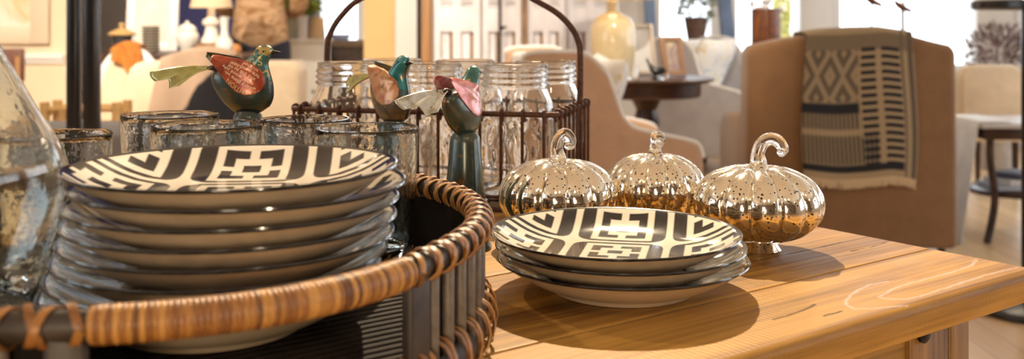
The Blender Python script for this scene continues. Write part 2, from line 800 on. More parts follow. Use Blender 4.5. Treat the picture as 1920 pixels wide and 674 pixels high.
def make_plate(name):
    pr = prof_out + prof_in
    seg = 128
    m = MB().lathe(pr, seg)
    o = m.build(name, PLATE_OUT, None, auto=60)
    o.data.materials.append(PLATE_IN)
    nf_out = seg * (len(prof_out))
    for p in o.data.polygons:
        if p.index >= nf_out:
            p.material_index = 1
    return o


plate = make_plate('patterned_plate')
STEP = .0115
# short stack
cx0, cy0 = PX(1153, .891), .891
ords = ['bottom plate of the short three-plate stack, its foot on the bare table', 'middle plate of the short three-plate stack standing on the bare table', 'top plate of the short three-plate stack, black and white maze pattern shining']
for k in range(3):
    o = plate if k == 0 else plate.copy()
    if k:
        COL.objects.link(o)
    o.location = (cx0 + (.0065, .0045, 0)[k], cy0, TZ + .0003 + k * STEP)
    o.rotation_euler = (0, 0, R((40, 100, -12)[k]))
    tag(o, ords[k], 'plate', 'plates in the short stack on the table')
SCX, SCY = -.19, .686
dxs = [-.0128, -.0085, -.0045, 0, .0018, .0032, .0078, .0022]
lab8 = ['lowest plate of the tall stack, seen under the tray handle', 'second plate from the bottom of the tall stack, behind the tray handle',
        'third plate from the bottom of the tall stack in the tray', 'fourth plate from the bottom of the tall stack in the tray', 'fourth plate from the top of the tall stack in the tray',
        'third plate from the top of the tall stack in the tray', 'second plate from the top of the tall stack, sticking out to one side', 'top plate of the tall stack in the tray, black and white maze pattern']
ZT = .0295
for k in range(8):
    o = plate.copy()
    COL.objects.link(o)
    o.location = (SCX + dxs[k], SCY, TZ + ZT + .0005 + k * STEP)
    o.rotation_euler = (0, 0, R((10, 70, 130, 33, 95, 160, 60, 6)[k]))
    tag(o, lab8[k], 'plate', 'plates in the tall stack in the tray')

# ================================================================== TRAY
TCX, TCY = -.28, .745
THH = R(-54)


def trR(th):
    d = math.atan2(math.sin(th - THH), math.cos(th - THH))
    d2 = math.atan2(math.sin(th - THH - PI), math.cos(th - THH - PI))
    return .256 + .016 * (math.exp(-(d / R(25)) ** 2) + math.exp(-(d2 / R(25)) ** 2))


def trP(th, z, off=0.):
    r = trR(th) + off
    return Vector((r * math.cos(th), r * math.sin(th), z))


DARKCANE = simple('dark_stained_cane', (.030, .021, .016), .5, 0, 60, .45, .25, .0006)


SIDECANE = simple('grey_brown_cane', (.125, .10, .083), .45, 0, 60, .45, .25, .0006)
FLOORCANE = simple('shade_darkened_cane', (.022, .016, .013), .7, 0, 60, .45, .25, .0006, Specular_IOR_Level=.12)  # floor slats blackened and dulled in place of the shadow on them


def rattan_mat():
    m = Mat('rattan_strand', (.33, .14, .045), .42)
    a = m.attr('rnd')
    n = m.noise(m.coord(), 240, 3, .6)
    m.set('Base Color', m.ramp(a * .75 + n * .4 - .08, [(.1, (.09, .032, .009)), (.42, (.26, .105, .024)), (.9, (.47, .24, .06))]))
    m.bump(n, .3, .0006)
    return m.m


RATTAN = rattan_mat()
tray = thing('rattan_tray', 'round dark cane tray with wrapped rattan handles holding the tall plate stack', 'tray', (TCX, TCY, TZ))
ZR = .088
NR = 240
ths = [2 * PI * k / NR for k in range(NR)]
MB().tube([trP(t, ZR) for t in ths], .0082, 12, closed=True, flat=(1.0, .9), up=Vector((0, 0, 1))).build('rim_hoop', DARKCANE, tray)
m = MB().tube([trP(t, .0135) for t in ths], .0072, 10, closed=True, up=Vector((0, 0, 1)), flat=(1.6, .8))
m.build('base_hoop', DARKCANE, tray)
for s in range(2):
    h0 = THH + PI * s
    # wrapped grip
    n = 640
    m = MB()
    pts, rad, rnd = [], [], []
    strand = 62
    half = R(19.5)
    for k in range(n + 1):
        t = h0 - half + 2 * half * k / n
        ph = k / n * strand
        fr = ph % 1
        e = min(1, k / 10, (n - k) / 10)
        pts.append(trP(t, ZR))
        rad.append((.0093 + .0007 * math.sqrt(max(0, math.sin(PI * fr)))) * (.86 + .14 * e))
        random.seed(int(ph) * 13 + s)
        q = random.random()
        rnd += [q] * 14
    m.tube(pts, rad, 14, up=Vector((0, 0, 1)))
    m.at['rnd'] = rnd
    m.build('handle_wrap', RATTAN, tray, auto=80)['label'] = 'tightly wrapped orange brown rattan grip'
    for e in (-1, 1):
        t = h0 + e * R(21.8)
        p = trP(t, (ZR + .012) / 2)
        MB().box(p, (.008, .020, ZR - .012), Matrix.Rotation(t, 3, 'Z')).build('handle_post', DARKCANE, tray, bevel=.0025)


def in_handle(t, half):
    return any(abs(math.atan2(math.sin(t - THH - PI * s), math.cos(t - THH - PI * s))) < half for s in range(2))


# lacing: two opposite helices round the rim
def lacing(name, z, r0, r1, pitch, skip, width):
    m = MB()
    rnd = []
    arcs = [(THH + skip, THH + PI - skip), (THH + PI + skip, THH + 2 * PI - skip)] if skip else [(0, 2 * PI)]
    for a0, a1 in arcs:
        turns = round((a1 - a0) * .256 / pitch)
        for hand in (1, -1):
            n = turns * 14
            pts, ups = [], []
            for k in range(n + 1):
                t = a0 + (a1 - a0) * k / n
                ph = hand * 2 * PI * turns * k / n
                lift = .0008 * math.cos(2 * ph + (0 if hand > 0 else PI))
                cr, sz = math.cos(ph), math.sin(ph)
                c = trP(t, z)
                rad = Vector((math.cos(t), math.sin(t), 0))
                nn = (rad * cr + Vector((0, 0, sz)))
                pts.append(c + rad * cr * (r0 + lift) + Vector((0, 0, sz * (r1 + lift))))
                ups.append(nn)
            s0 = len(m.v)
            m.tube(pts, width, 6, flat=(.34, 1.), up=ups)
            for i in range(len(m.v) - s0):
                rnd.append(.42 + .3 * mnoise.noise((i * .004, hand * 3, a0)) + .15 * hand)
    m.at['rnd'] = rnd
    return m.build(name, RATTAN, tray, auto=70)


lacing('rim_lacing', ZR, .0095, .0098, .0195, R(20.2), .0026)['label'] = 'criss-cross rattan lacing over the dark rim'
lacing('base_lacing', .0200, .0125, .0175, .0232, 0, .0022)['label'] = 'criss-cross rattan lacing round the foot'
stick = MB().lathe([(0, .006), (.0034, .006), (.0042, .008), (.0042, ZR - .006), (.0034, ZR - .004), (0, ZR - .004)], 10)
sm = None
k = 0
L = 0.
t = 0.
cnt = 0
while t < 2 * PI:
    if not in_handle(t, R(23.5)):
        if sm is None:
            sm = stick.build('side_stick', SIDECANE, tray)
            o = sm
        else:
            o = sm.copy()
            COL.objects.link(o)
            o.parent = tray
        o.location = trP(t, 0)
        cnt += 1
    t += .0232 / trR(t)
GAP_SHADE = simple('stick_gap_shade', (.010, .008, .007), .75, 0, 60, .4, .2, .0006, Specular_IOR_Level=.1)  # dark sheet added to stand in for shade between the sticks
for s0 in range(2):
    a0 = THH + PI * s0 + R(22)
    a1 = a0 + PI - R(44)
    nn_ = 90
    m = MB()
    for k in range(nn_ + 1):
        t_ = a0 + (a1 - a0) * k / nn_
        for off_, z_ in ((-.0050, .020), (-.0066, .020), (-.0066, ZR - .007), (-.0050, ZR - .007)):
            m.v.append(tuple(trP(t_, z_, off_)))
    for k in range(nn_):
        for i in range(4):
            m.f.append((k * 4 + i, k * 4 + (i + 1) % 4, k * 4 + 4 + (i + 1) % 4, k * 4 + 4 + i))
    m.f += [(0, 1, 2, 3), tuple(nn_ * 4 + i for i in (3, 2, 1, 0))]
    m.build('gap_shade_sheet', GAP_SHADE, tray)
ca, sa = math.cos(THH + PI / 2), math.sin(THH + PI / 2)
for k in range(-25, 26):
    off = k * .0096
    rr = .247
    h = math.sqrt(max(rr * rr - off * off, 0))
    o = MB().box((0, 0, 0), (2 * h, .0068, .0065)).build('floor_slat', FLOORCANE, tray, bevel=.0018)
    o.location = (-sa * off, ca * off, ZT - .0036)
    o.rotation_euler = (0, 0, THH + PI / 2)
for q in (-.12, .12):
    o = MB().box((0, 0, 0), (.014, .42, .006)).build('floor_brace', DARKCANE, tray, bevel=.0015)
    o.location = (ca * q, sa * q, ZT - .0105)
    o.rotation_euler = (0, 0, THH + PI / 2)

# ================================================================== TUMBLERS
def tumbler(H, rt, rb):
    pr = [(0, .003), (rb * .8, .0015), (rb * .93, 0), (rb, .003)]
    for k in range(1, 25):
        t = k / 24
        pr.append((rb + (rt - rb) * t ** .85, .003 + (H - .004) * t))
    pr += [(rt - .0008, H), (rt - .0022, H), (rt - .0032, H - .0014)]
    for k in range(23, 2, -1):
        t = k / 24
        pr.append((rb + (rt - rb) * t ** .85 - .0034, .003 + (H - .004) * t))
    pr += [(rb * .8, .016), (rb * .4, .0135), (0, .0128)]
    m = MB().lathe(pr, 72, fn=lambda r, z, th, i: (r + .0005 * mnoise.noise((math.cos(th) * 2, math.sin(th) * 2, z * 30)), z + .0008 * mnoise.noise((math.cos(th) * 1.5, math.sin(th) * 1.5, 3)) * (z > H * .5)))
    return m


for (px, py, d, D, lab) in ((319, 215, .918, .086, 'clear seeded tumbler right below the tail of the red winged bird'),
                            (388, 234, .842, .090, 'clear seeded tumbler directly behind the top plate, in front of the red winged bird'),
                            (571, 223, .93, .084, 'clear seeded tumbler between the red winged bird and the teal breasted bird'),
                            (687, 239, .855, .088, 'clear seeded tumbler in front of the teal breasted bird'),
                            (101, 252, .80, .088, 'clear seeded tumbler partly behind the big glass vase')):
    H = CZ - TZ - (py - 40) / F * d - ZT
    o = tumbler(H, D / 2, D / 2 * .84).build('tumbler', TUMBLER, None)
    o.location = (PX(px, d), d, TZ + ZT + .0004)
    o.rotation_euler = (0, 0, px)
    tag(o, lab, 'glass', 'tumblers in the tray')

# ================================================================== VASE
vp = [(.0, .0), (.05, 0), (.056, .003), (.060, .012), (.068, .035), (.0765, .062), (.0815, .085), (.0828, .100), (.0815, .112), (.075, .126), (.064, .145), (.051, .168), (.039, .19), (.030, .212), (.026, .24), (.0255, .27), (.028, .285), (.030, .288)]
full = [(v.x, v.y) for v in smooth_poly([(a, b, 0) for a, b in vp[2:]], 70)]
full = [(a * .985, b) for a, b in full]
pr = [(0, .002), (.05, 0)] + full
inn = [(r - .0024, z) for r, z in reversed(full) if z > .010]
pr = pr + [(full[-1][0] - .001, full[-1][1] + .0015)] + inn + [(.03, .009), (0, .008)]
o = MB().lathe(pr, 96, fn=lambda r, z, th, i: (r + .0012 * mnoise.noise((math.cos(th) * 3, math.sin(th) * 3, z * 32)) * min(1, z / .01), z)).build('glass_vase', VASEGLASS, None, auto=80)
o.location = (-.377, .66, TZ + ZT + .0006)
tag(o, 'large hammered clear glass vase standing beside the tall plate stack', 'vase')

# ================================================================== PUMPKINS
def mercury():
    m = Mat('speckled_mercury_glass', (.9, .84, .72), .1, 1.)
    c = m.coord()
    ok = m.noise(c, 90, 2)
    f = (1. - m.voro(c, 250).step(.22, .29)) * ok.step(.36, .44)
    big = (1. - m.voro(c, 150).step(.15, .2)) * m.noise(c, 60, 2).step(.46, .52)
    f = f.mx(big)
    m.set('Base Color', m.mix(f, m.ramp(m.noise(c, 12, 3), [(.3, (.90, .80, .62)), (.7, (.95, .92, .86))]), (.012, .008, .005)))
    m.set('Metallic', 1. - f)
    m.set('Roughness', f * .3 + .105)
    m.bump(m.noise(c, 45, 2), .05, .002)
    return m.m


MERC = mercury()
AMBER = glass('amber_clear_glass', (.86, .68, .42))


def pumpkin(label, loc, r0, hb, ht, stem_rz, curl, sx=1.):
    t = thing('glass_pumpkin', label, 'pumpkin', loc, 0, 'mercury glass pumpkins')
    n = 13
    zc = .009 + (hb - .009) * .5
    hh = (hb - .009) * .5
    pr = []
    N = 40
    for k in range(N + 1):
        a = -PI / 2 + PI * k / N
        rr = r0 * math.cos(a) ** .82 if abs(a) < PI / 2 - 1e-6 else 0
        zz = zc + hh * (1 if a > 0 else -1) * abs(math.sin(a)) ** .95
        if a > 0:
            zz -= .007 * max(0, 1 - rr / (r0 * .45)) ** 2
        else:
            zz += .002 * max(0, 1 - rr / (r0 * .3)) ** 2
        pr.append((rr, zz))

    def fn(r, z, th, i):
        lobe = abs(math.sin(n * th / 2)) ** .55
        k = min(1, r / r0 * 1.3)
        w = 1 - .085 * (1 - lobe) * k
        dz = -.0035 * (1 - lobe) * (1 - r / r0) if z > zc else 0
        return r * w, z + dz
    MB().lathe(pr, 13 * 16, fn=fn).build('body', MERC, t, auto=60)
    rb = .0232 * r0 / .0657
    MB().lathe([(rb * .72, .0125), (rb * .8, .008), (rb * .93, .003), (rb, .0008), (rb * .99, 0), (rb * .9, 0), (rb * .82, .002), (rb * .7, .007), (rb * .6, .011)], 56, closed=True).build('foot', MERC, t)
    # stem
    z0 = hb - .0075
    H = ht - z0
    if curl == 'side':
        pts = [(0, 0, z0), (.0006, 0, z0 + H * .25), (.0, 0, z0 + H * .5), (.004, 0, z0 + H * .76), (.012, 0, z0 + H * .90), (.0205, 0, z0 + H * .84), (.0255, 0, z0 + H * .65), (.0245, 0, z0 + H * .55)]
        rads = [.0125, .0088, .0070, .0068, .0067, .0066, .0062, .0048]
    elif curl == 'tight':
        pts = [(0, 0, z0), (-.0005, 0, z0 + H * .25), (-.002, 0, z0 + H * .5), (.001, 0, z0 + H * .77), (.007, 0, z0 + H * .90), (.0125, 0, z0 + H * .76), (.0125, 0, z0 + H * .60), (.0105, 0, z0 + H * .56)]
        rads = [.0125, .0086, .0068, .0066, .0068, .0064, .0058, .0042]
    else:
        pts = [(0, 0, z0), (.0005, 0, z0 + H * .3), (.001, 0, z0 + H * .55), (.004, 0, z0 + H * .75), (.010, 0, z0 + H * .80), (.015, 0, z0 + H * .70), (.0155, 0, z0 + H * .62)]
        rads = [.0125, .0072, .0056, .0066, .0076, .0076, .005]
    sp = smooth_poly(pts, 70)
    per = (len(sp) - 1) / (len(rads) - 1)
    rr = []
    for i in range(len(sp)):
        q = i / per
        a = int(min(q, len(rads) - 2))
        rr.append(rads[a] + (rads[a + 1] - rads[a]) * (q - a))
    m = MB().tube(sp, rr, 22)
    e = Vector(sp[-1])
    m.build('stem', GLASS, t, auto=80, sub=0).rotation_euler = (0, 0, stem_rz)
    st = t.children[-1]
    st['label'] = 'curled clear glass stem'
    m2 = MB().ball(e, rads[-1] * 1.02, 20, 12)
    # rounded tip belongs to the stem's own mesh
    bm = bmesh.new()
    bm.from_mesh(st.data)
    s0 = len(bm.verts)
    nv = [bm.verts.new(p) for p in m2.v]
    for f in m2.f:
        ff = bm.faces.new([nv[i] for i in f])
        ff.smooth = True
    bm.to_mesh(st.data)
    bm.free()
    return t


ZTOP = TZ + .0003
pumpkin('silver speckled glass pumpkin standing closest to the stack of mason jars', (PX(1047, 1.08), 1.08, ZTOP), .0640, .0885, .1185, 0, 'tight')
pumpkin('smallest silver speckled glass pumpkin, in the middle behind the other two', (PX(1228, 1.132), 1.132, ZTOP), .0572, .0875, .1135, R(-80), 'ball')
pumpkin('gold and silver speckled glass pumpkin standing free at the table end', (PX(1421, 1.045), 1.045, ZTOP), .0668, .0865, .1175, 0, 'side')

# ================================================================== WIRE BASKET + JARS
BC = Vector((.053, 1.2275, 0))
BU = Vector((-.968, .2515, 0))   # along the front, leftwards
BV = Vector((.2515, .968, 0))    # to the back
BL, BD, BH = .352, .219, .1215
basket = thing('wire_basket', 'rusty brown wire basket with a tall arched handle holding six mason jars', 'basket', (BC.x, BC.y, TZ))


def bp(u, v, z):
    return BU * u + BV * v + Vector((0, 0, z))


def rloop(z, ins=0, r=.012):
    pts = []
    for (cu, cv, a0) in ((r, r, 180), (BL - r, r, 270), (BL - r, BD - r, 0), (r, BD - r, 90)):
        for k in range(7):
            a = R(a0 + 90 * k / 6)
            pts.append(bp(cu + (r - ins) * math.cos(a), cv + (r - ins) * math.sin(a), z))
    return pts


MB().tube(rloop(BH), .0034, 10, closed=True).build('rim_wire', RUST, basket)
MB().tube(rloop(.0035, .001), .0030, 8, closed=True).build('base_wire', RUST, basket)
MB().tube(rloop(.020, -.0048), .0022, 8, closed=True).build('lower_wire', RUST, basket)
wr = .0021
nfr = 13
for k in range(nfr):
    u = .014 + (BL - .028) * k / (nfr - 1)
    for v, sgn in ((0, 1), (BD, -1)):
        pts = [bp(u, v + sgn * .0035, BH - .010), bp(u, v + sgn * .0042, BH + .001), bp(u, v + sgn * .001, BH + .0048), bp(u, v - sgn * .0042, BH + .002), bp(u, v - sgn * .0030, BH - .006), bp(u, v - sgn * .0026, .012), bp(u, v - sgn * .0005, .0065), bp(u, BD / 2, .0068)]
        sp = smooth_poly(pts[:5], 20) + pts[5:]
        MB().tube(sp, wr, 7).build('wire', RUST, basket)
nsd = 8
for k in range(nsd):
    v = .016 + (BD - .032) * k / (nsd - 1)
    for u, sgn in ((0, 1), (BL, -1)):
        pts = [bp(u + sgn * .0035, v, BH - .010), bp(u + sgn * .0042, v, BH + .001), bp(u + sgn * .001, v, BH + .0048), bp(u - sgn * .0042, v, BH + .002), bp(u - sgn * .0030, v, BH - .006), bp(u - sgn * .0026, v, .012), bp(u - sgn * .0005, v, .0045)]
        sp = smooth_poly(pts[:5], 20) + pts[5:]
        MB().tube(sp, wr, 7).build('wire', RUST, basket)
# arched handle
dR, dL = 1.374, 1.462


def hp(px, py):
    f = (1087 - px) / (1087 - 613)
    d = dR + (dL - dR) * f
    p = P(px, py, d)
    return p - Vector((BC.x, BC.y, TZ))


arch = [hp(1086, 310), hp(1087.5, 200), hp(1088, 110), hp(1085, 80), hp(1072, 53), hp(1045, 25), hp(1003, 0), hp(955, -24), hp(850, -32), hp(745, -24), hp(676, -2), hp(640, 30), hp(620, 62), hp(613.5, 95), hp(613, 200), hp(613, 300)]
arch[0].z = arch[-1].z = .006
MB().tube(smooth_poly(arch, 160), .0042, 10).build('handle', RUST, basket)['label'] = 'arched rusty wire handle'


def jar_mesh():
    H = .1715
    raw = [(.0, .002), (.040, .0), (.046, .002), (.0505, .008), (.052, .02), (.0525, .05), (.0525, .095), (.0518, .108), (.0495, .118), (.0455, .128), (.0425, .136), (.0408, .141)]
    sp = [(v.x, v.y) for v in smooth_poly([(a, b, 0) for a, b in raw[1:]], 66)]
    neck = [(.0408, .1425), (.0432, .1440), (.0438, .1455), (.0432, .1472), (.0412, .1485), (.0412, .1505), (.0430, .1518), (.0434, .1532), (.0430, .1546), (.0412, .156), (.0412, .158), (.0428, .1592), (.0432, .1606), (.0426, .162), (.0412, .1635), (.0411, .169), (.0416, .1705), (.0410, .1718), (.0398, .1722), (.0385, .1712), (.0378, .169)]
    inner = [(.0375, .15), (.0375, .141)] + [(r - .0036, z) for r, z in reversed(sp) if z > .006] + [(.03, .0062), (0, .0058)]
    pr = [(0, .0025)] + sp + neck + inner
    n_out = 1 + len(sp)
    random.seed(3)
    blobs = [(random.uniform(-.9, .9), random.uniform(.062, .1), random.uniform(.0035, .0065)) for _ in range(26)]

    def fn(r, z, th, i):
        if i >= n_out or z < .02:
            return r, z
        add = 0
        for side in (-PI / 2, PI / 2):
            d = math.atan2(math.sin(th - side), math.cos(th - side))
            if abs(d) < 1.1:
                for a, bz, s in blobs:
                    q = (((d - a) * .0525) ** 2 + (z - bz) ** 2) / (s * s)
                    if q < 4:
                        add = max(add, .0014 * math.exp(-q * 1.6))
        # shallow ribs at the shoulder
        return r + add, z
    return MB().lathe(pr, 144, fn=fn)


jar0 = jar_mesh().build('mason_jar', JARGLASS, None, auto=75)
jars = [(.065, .056, 'clear mason jar at the front corner of the wire basket, nearest the pumpkins'), (.180, .056, 'clear mason jar in the middle of the basket front row, behind the pink winged bird'),
        (.295, .056, 'clear mason jar at the left end of the basket front row, behind the green tail'), (.050, .163, 'clear mason jar at the basket back, closest to the handle upright'),
        (.165, .163, 'clear mason jar in the middle of the basket back row'), (.275, .163, 'clear mason jar in the basket back row farthest from the pumpkins')]
for k, (u, v, lab) in enumerate(jars):
    o = jar0 if k == 0 else jar0.copy()
    if k:
        COL.objects.link(o)
    q = BC + BU * u + BV * v
    o.location = (q.x, q.y, TZ + .0092)
    o.rotation_euler = (0, 0, R((-12, 20, -35, 75, 10, 50)[k]))
    tag(o, lab, 'jar', 'mason jars in the wire basket')
# embossed writing on the front jar
vs, fs = text_mesh("'s Ocean", .0135, .0006)
m = MB()
m.add([((.0527 + z) * math.sin(x / .0525), -(.0527 + z) * math.cos(x / .0525), y) for x, y, z in vs], fs)
o = m.build('embossed_letters', JARGLASS, jar0, smooth=False)
o.location = (0, 0, .048)
o.rotation_euler = (0, 0, R(-15))

# ================================================================== METAL BIRDS
K = .000131
SECT = [(0, 775, 905, 15), (25, 735, 960, 55), (55, 700, 1000, 82), (90, 662, 1022, 98), (130, 632, 1034, 108), (170, 606, 1037, 112), (210, 584, 1035, 110), (250, 568, 1029, 104), (290, 560, 1019, 97),
        (325, 572, 1010, 90), (350, 612, 1004, 84), (372, 690, 1001, 86), (392, 770, 1000, 82), (415, 815, 1002, 77), (440, 852, 1012, 71), (470, 878, 1032, 65), (495, 897, 1046, 59), (520, 913, 1044, 50), (538, 930, 1028, 37), (550, 955, 1003, 15), (552, 970, 990, 2)]
XO = 850


def halfw(x, z):
    x0, x1, w = interp(SECT, z)
    hx = (x1 - x0) / 2
    if hx < 1:
        return 0
    q = 1 - ((x - (x0 + x1) / 2) / hx) ** 2
    return w * math.sqrt(q) if q > 0 else 0


def tin(name, c1, c2, c3, gold=(.42, .30, .09), gscale=90, goldamt=.60, rough=.33):
    m = Mat(name, c1, rough)
    c = m.coord()
    n = m.noise(c, 42, 4, .6)
    base = m.ramp(n, [(.35, c1), (.5, c2), (.66, c3)])
    g = m.noise(c, gscale, 2, .5, .8).step(goldamt, goldamt + .04)
    m.set('Base Color', m.mix(g, base, gold))
    m.set('Metallic', .35)
    m.set('Coat Weight', .5)
    m.set('Coat Roughness', .15)
    m.bump(m.noise(c, 55, 3), .25, .0015)
    return m.m


TEAL = tin('teal_painted_tin', (.02, .09, .085), (.05, .17, .15), (.02, .05, .05), goldamt=.6)
DKTEAL = tin('dark_green_tin', (.012, .022, .02), (.03, .055, .045), (.06, .05, .03), (.16, .075, .02), 60, .64)
RUSTTEAL = tin('rusted_teal_tin', (.018, .11, .12), (.06, .06, .045), (.11, .065, .03), (.25, .20, .12), 80, .66)
BLUETEAL = tin('blue_teal_tin', (.018, .13, .15), (.03, .2, .21), (.10, .075, .04), (.2, .12, .05), 70, .66)
REDTIN = tin('red_printed_tin', (.30, .045, .018), (.40, .075, .028), (.20, .03, .015), (.30, .10, .03), 70, .70)
ORANGETIN = tin('orange_tin', (.42, .18, .07), (.50, .25, .11), (.34, .11, .04), (.25, .11, .05), 110, .60)
PINKTIN = tin('pink_tin', (.55, .10, .10), (.62, .28, .27), (.45, .06, .06), (.6, .5, .45), 60, .68, .25)
GREENTAIL = tin('yellow_green_tin', (.30, .27, .06), (.40, .37, .12), (.22, .20, .05), (.45, .42, .2), 50, .7, .22)
SILVERTAIL = tin('silver_tin', (.42, .41, .37), (.55, .54, .48), (.3, .27, .2), (.2, .14, .08), 60, .66, .18)
DARKTIN = simple('dark_tin', (.02, .019, .017), .4, .5, 70, .5, .2, .001)
GOLD = simple('gold_print', (.62, .42, .16), .4)
PALE = simple('pale_print', (.85, .66, .45), .4)


def bird(label, loc, rz, sc, mats, stand_h, letters=(), big=None, seam=True, pitch=0.):
    BODY, HEADM, WINGN, WINGF, TAIL, STAND = mats
    t = thing('metal_bird', label, 'bird ornament', loc, rz, 'painted tin birds on cone stands')
    s = K * sc
    zb = stand_h

    def W_(x, y, z):
        return ((x - XO) * s, y * s, zb + z * s)
    # body (one shell), slight keel crease front
    m = MB()
    seg = 40
    prev = None
    rings = []
    for i in range(len(SECT) * 3 - 2):
        z = SECT[i // 3][0] + (SECT[i // 3 + 1][0] - SECT[i // 3][0]) * (i % 3) / 3 if i // 3 < len(SECT) - 1 else SECT[-1][0]
        x0, x1, w = interp(SECT, z)
        o = len(m.v)
        for k in range(seg):
            a = 2 * PI * k / seg
            cx, hx = (x0 + x1) / 2, (x1 - x0) / 2
            yy = math.sin(a)
            keel = 1 + .06 * max(0, math.cos(a)) ** 8
            m.v.append(W_(cx + hx * math.cos(a) * keel, w * yy, z))
        rings.append(o)
    for a, b in zip(rings, rings[1:]):
        for k in range(seg):
            m.f.append((a + k, a + (k + 1) % seg, b + (k + 1) % seg, b + k))
    m.f.append(tuple(range(rings[0] + seg - 1, rings[0] - 1, -1)))
    m.f.append(tuple(range(rings[-1], rings[-1] + seg)))
    body = m.build('body', BODY, t, auto=70)
    body.data.materials.append(HEADM)
    for p in body.data.polygons:
        c = p.center
        z = (c.z - zb) / s
        x = c.x / s + XO
        if z > 360 - (x - 800) * .35 and z > 250:
            p.material_index = 1
    # riveted seam down the breast and over the head
    pts = []
    for z in range(60, 540, 12):
        x0, x1, w = interp(SECT, z)
        cx, hx = (x0 + x1) / 2, (x1 - x0) / 2
        pts.append(W_(cx + hx * 1.063, 0, z))
    MB().tube(pts, 5 * s, 6).build('breast_seam', DARKTIN, body)
    # beak
    bk = [W_(1022, 0, 492), W_(1050, 0, 494), W_(1082, 0, 494), W_(1112, 0, 492)]
    MB().tube(bk, [30 * s, 22 * s, 12 * s, 1.5 * s], 12, flat=(.8, 1)).build('beak', DARKTIN, body)
    for sg in (-1, 1):
        MB().ball(W_(985, sg * (halfw(985, 500) - 3), 500), 9 * s, 10, 8).build('eye', DARKTIN, body)
        MB().tube([W_(940 + 10 * q, sg * (halfw(940 + 10 * q, 455 + 8 * q) + 1.5), 455 + 8 * q) for q in range(8)], 2.2 * s, 5).build('cut_line', DARKTIN, body)

    # wings
    def wing_pt(u, v, sg):
        # u along shoulder->tip ; v across -1..1
        ax, az = 985 + (575 - 985) * u, 215 + (455 - 215) * u
        hw = interp([(0, 25), (.06, 72), (.18, 118), (.35, 130), (.55, 108), (.75, 72), (.9, 44), (1, 20)], u)[0]
        dx, dz = .506, .862
        x, z = ax + dx * v * hw * .9, az + dz * v * hw
        if sg > 0:
            x, z = x - 70 * u, z + 20 * u
        base = interp([(0, 52), (.2, 98), (.45, 104), (.7, 88), (1, 60)], u)[0] - 14 * v * v * (1 - u) - (34 * max(0, v) ** 1.5)
        y = max(base, halfw(x, z) + 5)
        return x, sg * y, z
    wings = {}
    for sg, mt in ((-1, WINGN), (1, WINGF)):
        m = MB().grid(lambda u, v: W_(*wing_pt(u, v * 2 - 1, sg)), 36, 20)
        wings[sg] = m.build('wing', mt, t, solid=3.4 * s, soff=0)
    if letters:
        for row, (txt, size, u0, v0) in enumerate(letters):
            vs, fs = text_mesh(txt, size)
            m = MB()
            out = []
            for a, b, _ in vs:
                # upside-down print: text +x runs towards the tip, text +y runs down
                u = u0 + a / 470.
                v = v0 - b / 118.
                x, y, z = wing_pt(min(max(u, .01), .99), min(max(v, -.99), .99), -1)
                out.append(W_(x, y - 3.2, z))
            m.add(out, fs)
            m.build('printed_words', PALE if row < len(letters) - 1 else GOLD, wings[-1], smooth=False)
    if big:
        for (txt, size, x0, z0, sg) in big:
            vs, fs = text_mesh(txt, size)
            m = MB()
            m.add([W_(x0 - sg * a, sg * (halfw(x0 - sg * a, z0 + b) + 1.6), z0 + b) for a, b, _ in vs], fs)
            m.build('printed_letter', GOLD, body, smooth=False)
    # folded fan tail
    def tail_pt(u, v):
        q = v * 4
        fold = abs((q % 2) - 1) - .5
        wd = 16 + 78 * u ** .9
        x = 590 - u * (255 + 295 * v + 26 * math.sin(3 * PI * v))
        z = 376 - u * (168 - 100 * v) + fold * (8 + 40 * u) + 22 * math.sin(PI * u)
        return W_(x, (v - .5) * 2 * wd, z)
    MB().grid(tail_pt, 14, 32).build('tail', TAIL, t, solid=3.2 * s, soff=0, auto=25)
    MB().tube([W_(620, 0, 352), W_(590, 0, 366), W_(560, 0, 371), W_(525, 0, 362)], [30 * s, 26 * s, 22 * s, 10 * s], 12).build('tail_clip', DARKTIN, t)
    # cone stand
    rt, rb = .0150, .0262
    MB().lathe([(0, .001), (rb + .0008, .001), (rb + .0014, .0), (rb + .0016, .0022), (rb, .0045), (rb - .0015, .006), (rt + .0008, stand_h - .006), (rt, stand_h - .001), (rt - .004, stand_h + .004), (0, stand_h + .005)], 44).build('stand', STAND, t, auto=35)['label'] = 'dark green cone stand'
    MB().tube([Vector(((rb - (rb - rt) * q / 8 - .0006) * -math.sin(.45) * -1 * 0 + (rb - .0007 - (rb - rt - .001) * q / 8) * math.sin(-.45), -(rb - .0007 - (rb - rt - .001) * q / 8) * math.cos(.45), .006 + (stand_h - .012) * q / 8)) for q in range(9)], .0007, 5).build('stand_seam', DARKTIN, t)
    return t


words = [("enriched", 38, .34, .80), ("ore-good-heal", 44, .40, .52), ("and the su tal", 44, .42, .22), ("table wood jelly", 44, .46, -.08), ("emery plate wh", 44, .38, -.40), ("NUTRITION", 54, .27, -.78)]
SB = TZ + .0003
bird('painted tin bird with red printed wing and yellow green tail, standing apart from the others', (PX(465, 1.1), 1.1, SB), 0, 1.048, (DKTEAL, TEAL, REDTIN, DKTEAL, GREENTAIL, DKTEAL), .134, words, [("S", 85, 960, 415, -1), ("G", 60, 900, 420, -1)])
bird('painted tin bird with a teal breast and orange wing, between the other two tin birds', (PX(738, 1.12), 1.12, SB), R(-48), 1.067, (RUSTTEAL, BLUETEAL, ORANGETIN, DKTEAL, GREENTAIL, DKTEAL), .121)
bird('painted tin bird with pink wing and silver tail on dark cone by tray rim', (PX(872, 1.05), 1.05, SB), R(60), 1.0, (DKTEAL, TEAL, PINKTIN, PINKTIN, SILVERTAIL, DKTEAL), .1165, [("SWEET", 40, .42, .34), ("CORN", 44, .42, -.1)], [("S", 95, 960, 430, -1)])

